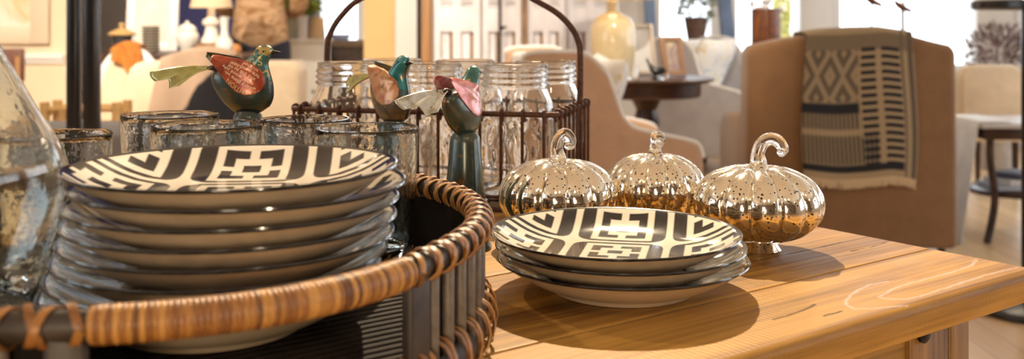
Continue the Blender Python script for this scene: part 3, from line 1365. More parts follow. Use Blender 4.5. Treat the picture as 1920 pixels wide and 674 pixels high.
# ================================================================== ROOM SHELL
X0, X1, Y0, Y1, ZH = -4.2, 4.8, -3.6, 8.0, 3.0
CREAM = simple('cream_wall_paint', (.78, .66, .48), .8, 0, 3, .05)
PALEWALL = simple('pale_wall_paint', (.72, .68, .64), .8, 0, 3, .05)
WHITETRIM = simple('white_trim_paint', (.82, .80, .77), .45)
TANWALL = simple('tan_wall_paint', (.64, .42, .19), .75, 0, 3, .05)
NAVY = simple('navy_wall_paint', (.028, .030, .13), .7, 0, 4, .1)
CEIL = simple('ceiling_paint', (.88, .84, .76), .8)


def floor_mat():
    m = Mat('honey_floor_planks', (.5, .3, .14), .28)
    c = m.coord()
    x, y, z = m.xyz(c)
    pl = (x / .11).floor()
    rn = (pl * 12.9898).sin() * 43758.5
    rn = rn.frac()
    g = m.noise(m.map(c, (30, 2, 1)), 1., 4, .6)
    f = rn * .5 + g * .5
    col = m.ramp(f, [(.2, (.55, .34, .17)), (.8, (.80, .58, .33))])
    gap = ((x / .11).frac() - .5).abs().gt(.488)
    m.set('Base Color', m.mix(gap, col, (.12, .06, .03)))
    return m.m


struct(MB().box(((X0 + X1) / 2, (Y0 + Y1) / 2, -.05), (X1 - X0, Y1 - Y0, .1)).build('floor', floor_mat()))
struct(MB().box(((X0 + X1) / 2, (Y0 + Y1) / 2, ZH + .05), (X1 - X0 + .4, Y1 - Y0 + .4, .1)).build('ceiling', CEIL))
WN = [0]


def wall(name, axis, pos, a0, a1, holes, mat, thick=.16, zt=ZH):
    """axis 'x': wall runs along x at y=pos; 'y': along y at x=pos; holes (a,b,z0,z1)"""
    m = MB()
    cuts = sorted(holes)

    def add(a, b, z0, z1):
        if b - a < 1e-4 or z1 - z0 < 1e-4:
            return
        if axis == 'x':
            m.box(((a + b) / 2, pos, (z0 + z1) / 2), (b - a, thick, z1 - z0))
        else:
            m.box((pos, (a + b) / 2, (z0 + z1) / 2), (thick, b - a, z1 - z0))
    cur = a0
    for (a, b, z0, z1) in cuts:
        add(cur, a, 0, zt)
        add(a, b, 0, z0)
        add(a, b, z1, zt)
        cur = b
    add(cur, a1, 0, zt)
    o = struct(m.build(name, mat, smooth=False))
    for (a, b, z0, z1) in cuts:
        WN[0] += 1
        w = MB()
        fr = .05
        dep = thick + .02

        def bx(p0, p1, q0, q1, d=dep):
            if axis == 'x':
                w.box(((p0 + p1) / 2, pos, (q0 + q1) / 2), (p1 - p0, d, q1 - q0))
            else:
                w.box((pos, (p0 + p1) / 2, (q0 + q1) / 2), (d, p1 - p0, q1 - q0))
        bx(a, a + fr, z0, z1)
        bx(b - fr, b, z0, z1)
        bx(a + fr, b - fr, z0, z0 + fr)
        bx(a + fr, b - fr, z1 - fr, z1)
        n = max(1, round((b - a) / .55))
        for k in range(1, n):
            c = a + (b - a) * k / n
            bx(c - .011, c + .011, z0 + fr, z1 - fr, .04)
        for c in (z0 + (z1 - z0) * .36, z0 + (z1 - z0) * .68):
            bx(a + fr, b - fr, c - .011, c + .011, .04)
        wo = struct(w.build('window_%d' % WN[0], WHITETRIM, smooth=False))
        if axis == 'x':
            pn = MB().box(((a + b) / 2, pos, (z0 + z1) / 2), (b - a - 2 * fr, .006, z1 - z0 - 2 * fr))
        else:
            pn = MB().box((pos, (a + b) / 2, (z0 + z1) / 2), (.006, b - a - 2 * fr, z1 - z0 - 2 * fr))
        pn.build('pane', PANE, wo, smooth=False)
        # sill
        pl = bpy.data.lights.new('window_portal', 'AREA')
        pl.shape = 'RECTANGLE'
        pl.size, pl.size_y = b - a, z1 - z0
        pl.cycles.is_portal = True
        po = bpy.data.objects.new('window_portal', pl)
        inw = {('x', True): Vector((0, -1, 0)), ('x', False): Vector((0, 1, 0)), ('y', True): Vector((-1, 0, 0)), ('y', False): Vector((1, 0, 0))}[(axis, pos > 1)]
        po.location = ((a + b) / 2, pos, (z0 + z1) / 2) if axis == 'x' else (pos, (a + b) / 2, (z0 + z1) / 2)
        po.location += inw * .11
        po.rotation_euler = inw.to_track_quat('-Z', 'Y').to_euler()
        COL.objects.link(po)
    return o


YB = 8.08
wall('wall_back', 'x', YB, X0 - .16, X1 + .16, [(-1.56, -1.17, .80, 2.5), (1.12, 1.62, .78, 2.5), (1.72, 2.30, .62, 2.5), (2.54, 3.70, .60, 2.5), (3.98, 4.6, .60, 2.5)], PALEWALL)
wall('wall_left', 'y', X0 - .08, Y0, Y1, [(-1.6, 1.4, .9, 2.5)], PALEWALL)
wall('wall_right', 'y', X1 + .08, Y0, Y1, [(-.2, 2.2, .6, 2.5), (3.2, 6.6, .6, 2.5)], PALEWALL)
wall('wall_front', 'x', Y0 - .08, X0 - .16, X1 + .16, [(-1.2, -.2, 1.0, 2.3)], simple('brown_panelled_wall', (.20, .13, .08), .7, 0, 3, .3))
# cream partition at the left with chair rail and panel moulding
YP = 5.6
struct(MB().box(((X0 + PX(128, YP)) / 2, YP + .06, ZH / 2), (PX(128, YP) - X0, .12, ZH)).build('wall_partition', CREAM, smooth=False))
zr = PZ(106, YP)
m = MB().box(((X0 + PX(122, YP)) / 2, YP - .012, zr), (PX(122, YP) - X0, .03, .035))
m.box(((X0 + PX(122, YP)) / 2, YP - .007, zr - .03), (PX(122, YP) - X0, .016, .02))
struct(m.build('trim_1', WHITETRIM, bevel=.004))
# navy wall
YN = 7.0
struct(MB().box(((PX(128, YP) + PX(590, YN)) / 2 - .1, YN + .06, ZH / 2), (PX(590, YN) - PX(128, YP) + .1, .12, ZH)).build('wall_navy', NAVY, smooth=False))
# tan pier and its white corner board
YC = 6.2
struct(MB().box(((PX(682, YC) + PX(741, YC)) / 2, YC + .15, ZH / 2), (PX(741, YC) - PX(682, YC), .3, ZH)).build('wall_pier', TANWALL, smooth=False))
struct(MB().box(((PX(741, YC) + PX(786, YC)) / 2, YC + .14, ZH / 2), (PX(786, YC) - PX(741, YC), .32, ZH)).build('trim_2', WHITETRIM, bevel=.012))
struct(MB().box((PX(1532, 7.9), 7.95, ZH / 2), (.26, .10, ZH)).build('trim_3', WHITETRIM, bevel=.01))
# ground outside the windows and an autumn shrub
struct(MB().box((1.5, 14, -.2), (22, 11.5, .1)).build('ground', simple('pale_paving', (.6, .58, .55), .9, 0, 1, .1)))


def leaf_mat(name, a, b):
    m = Mat(name, a, .55)
    r = m.attr('rnd')
    m.set('Base Color', m.ramp(r, [(.1, a), (.9, b)]))
    return m.m


def leaves(n, fn, size, rnd_seed, curl=.3):
    """fn(rng)->(pos, dir)"""
    rng = random.Random(rnd_seed)
    m = MB()
    rnd = []
    for _ in range(n):
        p, d = fn(rng)
        p, d = Vector(p), Vector(d).normalized()
        sd = d.cross(Vector((rng.uniform(-1, 1), rng.uniform(-1, 1), rng.uniform(-1, 1)))).normalized()
        nn = d.cross(sd)
        L = size * rng.uniform(.6, 1.25)
        w = L * .24
        vs = [p, p + d * L * .4 + sd * w + nn * w * curl, p + d * L * .5, p + d * L * .4 - sd * w + nn * w * curl, p + d * L - nn * L * curl * .4]
        m.add(vs, [(0, 1, 2), (0, 2, 3), (1, 4, 2), (2, 4, 3)])
        q = rng.random()
        rnd += [q] * 5
    m.at['rnd'] = rnd
    return m


WOODB = simple('brown_bark', (.12, .07, .04), .8, 0, 40, .3)


def bush(rng, c, r, h):
    while True:
        x, y, z = (rng.uniform(-1, 1) for _ in range(3))
        if x * x + y * y + z * z < 1:
            return (c[0] + x * r, c[1] + y * r, c[2] + z * h), (x + rng.uniform(-.4, .4), y + rng.uniform(-.4, .4), z + .3)


sh = thing('garden_shrub', 'yellow green shrub outside the window behind the rusty planter', 'shrub', (3.22, 11.5, -.15))
leaves(1500, lambda g: bush(g, (0, 0, 1.05), .26, .55), .10, 3).build('foliage', leaf_mat('autumn_leaves', (.45, .45, .15), (.70, .60, .22)), sh, smooth=False)
MB().tube([(0, 0, 0), (.02, 0, .4), (0, .03, .9)], [.04, .03, .015], 8).build('stem', WOODB, sh)

# ================================================================== BACKGROUND FURNITURE
TANFAB = fabric('tan_linen', (.235, .122, .052))
CREAMFAB = fabric('cream_linen', (.74, .58, .40))
GREYFAB = fabric('grey_linen', (.36, .34, .355))
WHITEFAB = fabric('white_linen', (.82, .80, .78))
DARKWOOD = wood('dark_walnut', (.022, .010, .007), (.075, .032, .02), 1., .3, 0, .15).m
BROWNWOOD = wood('brown_oak', (.14, .06, .022), (.34, .18, .075), 1., .5, 2, .25).m
BLACK = simple('black_lacquer', (.010, .009, .010), .22, 0, 30, .3, .1, .001)
BLUEGREY = simple('blue_grey_paint', (.13, .19, .32), .6, 0, 12, .2)
CHINA = simple('white_china', (.72, .70, .66), .25, 0, 14, .12)


def legs4(t, x0, x1, y0, y1, h, r, mat, taper=.7, splay=.0):
    for sx, x in ((-1, x0), (1, x1)):
        for sy, y in ((-1, y0), (1, y1)):
            MB().tube([(x + sx * splay, y + sy * splay, 0), (x, y, h)], [r * taper, r], 10).build('leg', mat, t)


# --- tan armchair seen from the back (right of the pumpkins)
YA = 4.2
ax0, ax1 = PX(1401, YA), PX(1808, YA)
aw = ax1 - ax0
A = thing('tan_armchair', 'tan upholstered armchair seen from behind with a patterned throw over its back', 'armchair', ((ax0 + ax1) / 2, YA, 0))


def az(px, py):
    return (PX(px, YA) - (ax0 + ax1) / 2, PZ(py, YA))


out = [az(1404, 96), az(1416, 86), az(1470, 74), az(1540, 64), az(1600, 60), az(1660, 59), az(1710, 66), az(1750, 77), az(1785, 85), az(1796, 94)]
poly = [(-aw / 2, .045)] + out + [(aw / 2 - .02, .045)]
MB().prism(poly, 'y', 0, .17).build('backrest', TANFAB, A, bevel=.03, bseg=4)
for s in (-1, 1):
    MB().prism([(.12, .045), (.12, .62), (.3, .60), (.62, .56), (.68, .50), (.68, .045)], 'x', s * (aw / 2 - .02), s * (aw / 2 - .14)).build('arm', TANFAB if s < 0 else GREYFAB, A, bevel=.03, bseg=4)  # right arm paler: window light on that side put into its cloth
MB().box((0, .42, .22), (aw - .28, .5, .18)).build('seat_base', TANFAB, A, bevel=.02)
MB().box((0, .44, .37), (aw - .29, .50, .13)).build('seat_cushion', TANFAB, A, bevel=.045, bseg=4)
legs4(A, -aw / 2 + .07, aw / 2 - .07, .06, .62, .14, .022, DARKWOOD)


# --- throw
def throw_mat():
    m = Mat('woven_throw', (.4, .32, .2), .95)
    u, v, _ = m.xyz(m.coord('UV'))
    bars = ((v / .052).frac() - .5).abs().lt(.27)
    c1 = u.band(.535, .665, .006) * bars
    c2 = u.band(.715, .875, .006) * bars
    barz = (c1.mx(c2)) * v.band(.10, .955, .01)
    left = 1. - u.step(.50, .53)
    st = ((u / .036).frac() - .5).abs().lt(.24)
    stripes = left.mx(u.band(.5, .66, .01) * v.step(.70, .74)) * (st * .75 + .22) * (v.band(.55, .665).mx(v.band(.705, .90)))
    du, dv = ((u / .25).frac() - .5).abs(), ((v / .30).frac() - .5).abs()
    dia = (du * 1.1 + dv) * 2.2
    diam = ((dia.frac() - .5).abs().lt(.26)) * left * v.band(.12, .48) * .55 + left * v.band(.1, .5) * .12
    darkband = left * v.band(.485, .56, .012)
    dark2 = v.band(.905, .955, .008) * (1. - u.step(.86, .9))
    top = v.band(.02, .13) * .5
    edge = u.band(.885, .905, .006).mx(u.band(.945, .99, .006))
    ink = barz.mx(stripes).mx(diam).mx(darkband).mx(dark2).mx(edge * .7).mx(top)
    ink = (ink * (m.noise(m.coord('UV'), 260, 2) * .4 + .8)).clamp()
    m.set('Base Color', m.mix(ink, (.38, .28, .17), (.012, .014, .020)))
    m.bump(m.noise(m.coord('UV'), 300, 2), .5, .002)
    return m.m


tx0, tx1 = PX(1505, YA) - (ax0 + ax1) / 2 + A.location.x, PX(1712, YA)
tw = tx1 - tx0


def top_z(x):
    tab = [(p[0] + A.location.x, p[1]) for p in out]
    return interp(tab, x)[0]


def throw_pt(u, v):
    x = tx0 + tw * u
    zt = top_z(x) + .012
    Lb, Lt, Lf = .16, .17, .585 + .045 * u + .02 * math.sin(u * 5)
    L = Lb + Lt + Lf
    s = v * L
    x += .012 * math.sin(v * 6 + u * 3)
    if s < Lb:
        return (x, YA + .17 + .014, zt - (Lb - s))
    if s < Lb + Lt:
        q = (s - Lb) / Lt
        return (x, YA + .184 - .198 * q, zt + .006 * math.sin(PI * q))
    d = s - Lb - Lt
    return (x, YA - .016 - .006 * math.sin(u * 9 + 1) * min(1, d * 4) - .004, zt - d)


TR = thing('woven_throw', 'dark and cream patterned woven throw hanging over the tan armchair back', 'throw blanket', (0, 0, 0))
m = MB().grid(throw_pt, 60, 120)
vmax0 = (.16 + .17) / .93
for k, (u, v) in m.uv.items():
    m.uv[k] = (u, max(0, (v - vmax0) / (1 - vmax0)))
m.build('cloth', throw_mat(), TR, solid=.008, soff=0)
m = MB()
rng = random.Random(5)
for k in range(95):
    u = (k + .5) / 95
    p = Vector(throw_pt(u, 1))
    q = p + Vector((rng.uniform(-.006, .006), rng.uniform(-.004, 0), -.032 - rng.uniform(0, .008)))
    m.tube([p + Vector((0, 0, .004)), (p + q) / 2 + Vector((rng.uniform(-.002, .002), 0, 0)), q], [.0046, .0042, .0046], 5)
m.build('fringe', simple('cream_fringe', (.62, .47, .30), .95), TR)['label'] = 'cream fringe along the lower edge'


# --- slope-arm chairs
def slope_chair(name, label, loc, rz, fab, inner, W=.68, D=.66, scale=1.):
    t = thing(name, label, 'armchair', loc, rz, None, scale)
    prof = [(0, .14), (0, .87), (.05, .885), (.20, .885), (.255, .86), (.31, .80), (.36, .66), (.40, .615), (.46, .595), (.60, .565), (.645, .545), (.66, .50), (.66, .14)]
    for s in (-1, 1):
        MB().prism(prof, 'y', s * W / 2, s * (W / 2 - .075)).build('side_panel', fab, t, bevel=.016, bseg=3)
        pp = [Vector((x, s * (W / 2 - .012), z)) for x, z in prof[1:-1]]
        MB().tube(smooth_poly(pp, 60), .008, 7).build('piping', inner, t)
    MB().prism([(.02, .14), (.02, .87), (.14, .87), (.19, .45), (.19, .14)], 'y', -W / 2 + .077, W / 2 - .077).build('backrest', inner, t, bevel=.02, bseg=3)
    MB().box((.42, 0, .24), (.46, W - .156, .2)).build('seat_base', fab, t, bevel=.015)
    MB().box((.43, 0, .405), (.47, W - .16, .12)).build('seat_cushion', inner, t, bevel=.04, bseg=4)
    legs4(t, .06, .6, -W / 2 + .06, W / 2 - .06, .15, .024, DARKWOOD)
    return t


yb_ = 3.6
B = slope_chair('slope_arm_chair', 'tan slope arm chair with white lining, seen side on behind the basket', (PX(962, yb_), yb_ + .34, 0), R(6), fabric('rose_tan_linen', (.52, .33, .21)), WHITEFAB)
yc_ = 6.4
Cc = slope_chair('slope_arm_chair', 'grey slope arm chair with pale cushion beyond the round table', (PX(1268, 6.9), 6.9, 0), R(-38), GREYFAB, WHITEFAB, .70)


def pillow(label, loc, rot, size, mat, name='cushion', cat='cushion'):
    a, b, c = size

    def f(u, v, s):
        x, y = u * 2 - 1, v * 2 - 1
        e = max(0, (1 - x ** 4) * (1 - y ** 4)) ** .5
        k = 1 - .08 * (1 - abs(x)) * y * y
        k2 = 1 - .08 * (1 - abs(y)) * x * x
        return (x * a / 2 * k2, y * b / 2 * k, s * c / 2 * e)
    m = MB().grid(lambda u, v: f(u, v, 1), 20, 20).grid(lambda u, v: f(u, v, -1), 20, 20)
    o = m.build(name, mat, None)
    o.location = loc
    o.rotation_euler = rot
    return tag(o, label, cat)


def floral():
    m = Mat('pale_floral_linen', (.8, .78, .76), .9)
    n = m.noise(m.coord(), 11, 3, .6, 1.5)
    m.set('Base Color', m.ramp(n, [(.36, (.45, .47, .55)), (.44, (.82, .80, .78)), (.60, (.84, .81, .77)), (.66, (.75, .60, .25))]))
    return m.m


FLORAL = floral()
pillow('pale floral cushion propped in the tan slope arm chair', (PX(1108, 4.0) + .0, 3.96, .665), (R(4), R(-68), R(6)), (.42, .44, .13), FLORAL)
pillow('pale floral cushion leaning in the grey slope arm chair', (PX(1318, 6.7) + .02, 6.66, .68), (R(0), R(-64), R(-38)), (.46, .48, .14), FLORAL)

# --- round pedestal table with lamp and frames
YT = 5.0
TX = PX(1212, YT)
zt = PZ(145, YT)
T = thing('round_table', 'dark round pedestal table carrying the big cream glass lamp', 'table', (TX, YT, 0))
MB().lathe([(0, zt - .022), (.31, zt - .022), (.328, zt - .015), (.332, zt - .006), (.325, zt), (0, zt)], 64).build('table_top', DARKWOOD, T)
MB().lathe([(0, zt - .095), (.255, zt - .095), (.265, zt - .09), (.268, zt - .0225), (0, zt - .0225)], 64).build('apron', DARKWOOD, T)
MB().lathe([(0, .1), (.10, .1), (.11, .14), (.07, .2), (.045, .3), (.05, .42), (.065, .5), (.05, .56), (.07, zt - .12), (.085, zt - .096), (0, zt - .096)], 32).build('pedestal', DARKWOOD, T)
for k in range(3):
    a = R(90 + 120 * k)
    MB().tube([(.05 * math.cos(a), .05 * math.sin(a), .16), (.16 * math.cos(a), .16 * math.sin(a), .13), (.26 * math.cos(a), .26 * math.sin(a), .03), (.30 * math.cos(a), .30 * math.sin(a), .02)], [.035, .032, .024, .02], 10).build('leg', DARKWOOD, T)


def emis(name, color, strength, base=None):
    m = Mat(name, base or color, .8)
    m.set('Emission Color', (*color, 1))
    m.set('Emission Strength', strength)
    return m.m


def table_lamp(name, label, x, y, z, prof, base_mat, shade_z, r0, r1, h, watts, foot=None, stem_r=.012):
    t = thing(name, label, 'lamp', (x, y, z))
    MB().lathe(prof, 40).build('base', base_mat, t)
    zt_ = prof[-1][1]
    MB().tube([(0, 0, zt_ - .005), (0, 0, shade_z + .05)], stem_r, 12).build('stem', simple('brass', (.5, .36, .16), .3, 1.) if 'brass' not in bpy.data.materials else bpy.data.materials['brass'], t)
    MB().lathe([(r1, 0), (r1 - .003, 0), (r0 - .003, h), (r0, h)], 48, c=(0, 0, shade_z), closed=True).build('lamp_shade', SHADE, t)
    MB().ball((0, 0, shade_z + h * .45), .03, 14, 10).build('bulb', emis('glowing_bulb', (1, .78, .5), 12) if 'glowing_bulb' not in bpy.data.materials else bpy.data.materials['glowing_bulb'], t)
    if watts:
        lamp('POINT', 'lamp_bulb_light', (x, y, z + shade_z + h * .45), None, watts, (1, .74, .45), .04)
    return t


def shade_mat():
    m = bpy.data.materials.new('linen_lamp_shade')
    m.use_nodes = True
    t = m.node_tree
    t.nodes.remove(t.nodes['Principled BSDF'])
    a = t.nodes.new('ShaderNodeBsdfTranslucent')
    a.inputs[0].default_value = (.85, .72, .52, 1)
    b = t.nodes.new('ShaderNodeBsdfDiffuse')
    b.inputs[0].default_value = (.85, .76, .62, 1)
    mx = t.nodes.new('ShaderNodeMixShader')
    t.links.new(a.outputs[0], mx.inputs[1])
    t.links.new(b.outputs[0], mx.inputs[2])
    t.links.new(mx.outputs[0], t.nodes['Material Output'].inputs[0])
    return m


SHADE = shade_mat()
CREAMGLASS = simple('cream_ribbed_glass', (.74, .60, .36), .12, 0, 14, .1, 0, .001, Coat_Weight=.5)
h = PZ(8, YT) - zt
table_lamp('table_lamp', 'big cream jug shaped glass lamp on the dark round table', PX(1148, YT) + .005, YT + .03, zt + .001,
           [(0, 0), (.085, 0), (.092, .006), (.104, .06), (.112, .13), (.114, .20), (.108, .255), (.088, .29), (.05, .31), (.032, .32), (.028, .35), (.030, .375), (.024, .38), (0, .38)], CREAMGLASS, .385, .15, .21, .26, 6)


def frame(label, x, y, z, w, h, rz, tilt, fmat, art, bw=.03, group=None, depth=.02):
    t = thing('picture_frame', label, 'picture frame', (x, y, z), rz, group)
    t.rotation_euler = (tilt, 0, rz)
    m = MB()
    m.box((-w / 2 + bw / 2, 0, h / 2), (bw, depth, h)).box((w / 2 - bw / 2, 0, h / 2), (bw, depth, h))
    m.box((0, 0, bw / 2), (w - 2 * bw, depth, bw)).box((0, 0, h - bw / 2), (w - 2 * bw, depth, bw))
    m.build('frame', fmat, t, bevel=.003)
    MB().box((0, .004, h / 2), (w - 2 * bw, .008, h - 2 * bw)).build('picture', art, t)
    return t


def art(name, cols, scale=6.):
    m = Mat(name, cols[0], .5)
    n = m.noise(m.coord(), scale, 3, .5, .8)
    k = len(cols)
    m.set('Base Color', m.ramp(n, [(.3 + .4 * i / max(1, k - 1), c) for i, c in enumerate(cols)]))
    return m.m


frame('pale wooden picture frame leaning behind the small dark bird on the round table', PX(1204, 5.18), 5.18, zt + .004, .17, .265, R(16), R(-14), simple('limed_wood', (.6, .52, .45), .6), art('pale_print', [(.8, .78, .75), (.72, .74, .78)]), .022)
frame('brown wooden picture frame standing at the edge of the round table', PX(1265, 5.08), 5.06, zt + .004, .125, .20, R(22), R(-14), simple('tan_wood', (.36, .2, .11), .5), art('sepia_print', [(.75, .62, .40), (.35, .25, .25), (.78, .66, .45)], 9), .026)
dk = thing('bird_figure', 'small dark bird figure with raised tail on the round table', 'figurine', (PX(1228, 4.86), 4.86, zt + .0005))
MB().tube(smooth_poly([(.055, 0, .035), (.04, 0, .04), (.015, 0, .035), (-.01, 0, .045), (-.03, 0, .075), (-.04, 0, .098)], 30), [.002] + [.006 + .014 * math.sin(PI * min(1, k / 22)) for k in range(29)] + [.004], 12).build('body', BLACK, dk)
MB().lathe([(0, 0), (.02, 0), (.02, .004), (.008, .008), (.005, .03), (0, .03)], 16).build('stand', BLACK, dk)
random.seed(2)
for k, (px, py_, hh, rr, lab) in enumerate(((1139, 4.80, .085, .020, 'tall clear votive glass at the lamp foot on the round table'), (1166, 4.76, .05, .022, 'low clear votive glass in front of the cream lamp'),
                                        (1186, 4.80, .062, .03, 'wide clear votive glass between the lamp and the small dark bird'), (1247, 4.78, .03, .018, 'tiny clear votive glass beside the brown picture frame'))):
    o = MB().lathe([(0, 0), (rr * .9, 0), (rr, .004), (rr, hh), (rr - .003, hh), (rr - .003, .01), (0, .009)], 24).build('votive_glass', GLASS)
    o.location = (PX(px, py_), py_, zt + .0005)
    tag(o, lab, 'votive', 'votive glasses on the round table')

# --- shutters leaning against the wall, plank, post, iron rod
def shutter_mat():
    m = Mat('weathered_white_paint', (.7, .68, .7), .75)
    n = m.noise(m.map(m.coord(), (14, 14, 3)), 1., 5, .7)
    m.set('Base Color', m.ramp(n, [(.32, (.42, .36, .32)), (.46, (.68, .65, .68)), (.75, (.76, .74, .78))]))
    return m.m


SHUT = shutter_mat()
BROWN_OR_SHADE = simple('brown_wood_or_shade', (.26, .14, .06), .7, 0, 12, .3)
YS = 5.7


def shutter(label, pa, pb, y, mat=SHUT, top=2.0, rails=True):
    x0, x1 = PX(pa, y), PX(pb, y)
    w = x1 - x0
    t = thing('wooden_shutter', label, 'shutter', ((x0 + x1) / 2, y, 0), 0, 'weathered shutters')
    m = MB()
    st = w * .155
    z58, z15 = PZ(60, y), PZ(15, y)
    for x in (-w / 2 + st / 2, 0, w / 2 - st / 2):
        m.box((x, 0, top / 2), (st if x else st * 1.15, .035, top))
    for (a, b) in ((0, .16), (z58, z15), (1.55, 1.68), (top - .1, top)):
        m.box((0, 0, (a + b) / 2), (w - st, .034, b - a))
    m.build('frame', mat, t, bevel=.003)
    cw = (w - 2 * st - st * 1.15) / 2
    for s in (-1, 1):
        xc = s * (st * .575 + cw / 2)
        MB().box((xc - cw * .12, .008, (z58 + .16) / 2), (cw * .72, .012, z58 - .162)).build('panel', mat, t, bevel=.004)
        MB().box((xc, .016, (z58 + .16) / 2), (cw, .004, z58 - .162)).build('panel_shade', BROWN_OR_SHADE, t)  # brown strip stands in for the shade in the panel recess
        zz = z15 + .012
        lv = MB()
        while zz < 1.54:
            lv.box((xc, .0, zz), (cw, .024, .005), Matrix.Rotation(R(35), 3, 'X'))
            zz += .028
        lv.build('louvre', mat, t)
    return t


shutter('weathered white shutter nearest the brown plank', 813, 901, YS)
shutter('weathered white shutter behind the thin iron rod', 905, 977, YS)
shutter('weathered white shutter just past the brown post', 989, 1058, YS)
shutter('weathered bluish white shutter partly behind the cream lamp', 1061, 1150, YS + .1)
o = MB().box((0, 0, 1.0), (PX(811, YS) - PX(791, YS), .06, 2.0)).build('wooden_plank', BROWNWOOD, None, bevel=.006)
o.location = (PX(801, YS), YS - .02, 0)
tag(o, 'brown wooden plank standing between the white corner and the shutters', 'plank')
o = MB().box((0, 0, 1.0), (.022, .03, 2.0)).build('black_strip', BLACK, None, bevel=.004)
o.location = (PX(786.5, YS), YS - .03, 0)
tag(o, 'thin black strip standing beside the brown plank', 'strip')
o = MB().box((0, 0, 1.0), (PX(987, YS) - PX(979, YS), .06, 2.0)).build('wooden_post', BROWN_OR_SHADE, None, bevel=.004)
o.location = (PX(983, YS), YS - .03, 0)
tag(o, 'slim brown post standing between two white shutters', 'post')
rod = thing('iron_rod', 'thin black iron rod standing in front of the white shutters', 'rod', (PX(938, YS), YS - .075, 0))
MB().tube([(0, 0, 0), (0, 0, 2.0)], .008, 10).build('shaft', IRON, rod)
MB().tube([(0, 0, PZ(53, YS)), (.02, -.01, PZ(53, YS) + .003), (.035, -.01, PZ(50, YS))], [.016, .008, .005], 10).build('latch', IRON, rod)
MB().lathe([(0, 0), (.045, 0), (.045, .008), (.015, .014), (0, .014)], 20).build('foot', IRON, rod)

# --- slanted blue-grey boards and window plants
for (pa, pb, pc, pd, y, lab) in ((1347, 1372, 1362, 1390, 7.2, 'tall blue grey board leaning in front of the bright window, beside the grey chair'), (1208, 1228, 1216, 1242, 7.3, 'tall blue grey board leaning behind the picture frames')):
    m = MB()
    zt0, zb0 = 1.5, 0.0
    sl = (PX(pc, y) - PX(pa, y)) / (PZ(0, y) - PZ(150, y))

    def bx_(z, px):
        return PX(px, y) - sl * (z - PZ(0, y))
    hw = (PX(pb, y) - PX(pa, y))
    m.prism([(bx_(0, pa), 0.0), (bx_(0, pa) + hw, 0.0), (bx_(1.7, pa) + hw, 1.7), (bx_(1.7, pa), 1.7)], 'y', y, y + .05)
    o = m.build('painted_board', BLUEGREY, None, bevel=.004)
    tag(o, lab, 'board')

# rusty planter on a plinth, brown pot with grey-green plant
RUSTY = tin('rust_patina', (.09, .03, .02), (.25, .08, .025), (.05, .03, .035), (.35, .12, .03), 8, .58, .6)
yq = 5.4
pl = thing('planter', 'rusty brown cylinder planter standing on a plinth behind the tan armchair', 'planter', (PX(1436, yq), yq, 0))
MB().box((0, 0, .38), (.20, .20, .76)).build('plinth', BROWNWOOD, pl, bevel=.01)
hz0, hz1 = .761, PZ(16, yq)
pr_ = PX(1463, yq) - PX(1436, yq)
MB().lathe([(0, hz0), (pr_ * .97, hz0), (pr_, hz0 + .01), (pr_, hz1), (pr_ - .008, hz1), (pr_ - .008, hz1 - .03), (0, hz1 - .03)], 40).build('pot', RUSTY, pl)
rng = random.Random(9)
m = MB()
for k in range(26):
    a, r_ = rng.uniform(0, 6.28), rng.uniform(0, pr_ * 1.05)
    m.ball((r_ * math.cos(a), r_ * math.sin(a), hz1 + rng.uniform(-.01, .06)), .016, 10, 6)
m.build('blossoms', simple('white_blossom', (.82, .82, .84), .6), pl)['label'] = 'round white blossoms'
yq = 7.55
bp_ = thing('potted_plant', 'brown bucket shaped pot with grey green sprigs by the window', 'potted plant', (PX(1305, yq), yq, 0))
z0_, z1_ = PZ(86, yq), PZ(32, yq)
MB().lathe([(0, z0_), (.058, z0_), (.092, z1_), (.084, z1_), (.08, z1_ - .03), (0, z1_ - .03)], 32).build('pot', simple('brown_pot', (.13, .075, .055), .6, 0, 20, .3), bp_)
MB().box((0, 0, z0_ / 2), (.16, .16, z0_ - .001)).build('plinth', BLUEGREY, bp_, bevel=.008)
leaves(420, lambda g: bush(g, (0, 0, z1_ + .11), .13, .15), .05, 8).build('foliage', leaf_mat('grey_green_leaves', (.20, .24, .17), (.38, .42, .32)), bp_, smooth=False)

# thin stakes with rusty finials seen above the throw
for k, (px, py, lab) in enumerate(((1634, 3, 'thin stake with small rusty leaf finial, the shorter of two above the throw'), (1690, 14, 'thin stake with larger rusty leaf finial above the throw corner'))):
    y = 5.0 + .1 * k
    t = thing('garden_stake', lab, 'garden stake', (PX(px, y), y, 0), R(15), 'stakes behind the tan armchair')
    z = PZ(py, y)
    MB().tube([(0, 0, 0.008), (0, 0, z)], .0045, 8).build('stem', IRON, t)
    MB().lathe([(0, 0), (.07, 0), (.07, .006), (.01, .01), (0, .01)], 20).build('foot', IRON, t)
    MB().grid(lambda u, v: ((-.04 + .1 * u), (v - .5) * .06 * math.sin(PI * min(1, u + .05)), z + .03 - .05 * u + .012 * math.cos((v - .5) * 5)), 10, 8).build('finial', RUSTY, t, solid=.006)

# black pedestal bar table at the right edge
yp_ = 3.5
xp_ = PX(1940, yp_)
pt = thing('pedestal_table', 'tall black pedestal table at the far right edge, round foot on the floor', 'table', (xp_, yp_, 0))
MB().lathe([(0, .001), (.215, .001), (.222, .006), (.222, .016), (.205, .026), (.08, .036), (.04, .05), (0, .05)], 56).build('base', BLACK, pt)
MB().lathe([(0, .04), (.042, .04), (.042, 1.04), (0, 1.04)], 28).build('pole', BLACK, pt)
MB().lathe([(0, 1.035), (.19, 1.035), (.205, 1.042), (.205, 1.062), (.198, 1.068), (0, 1.068)], 56).build('table_top', BLACK, pt)

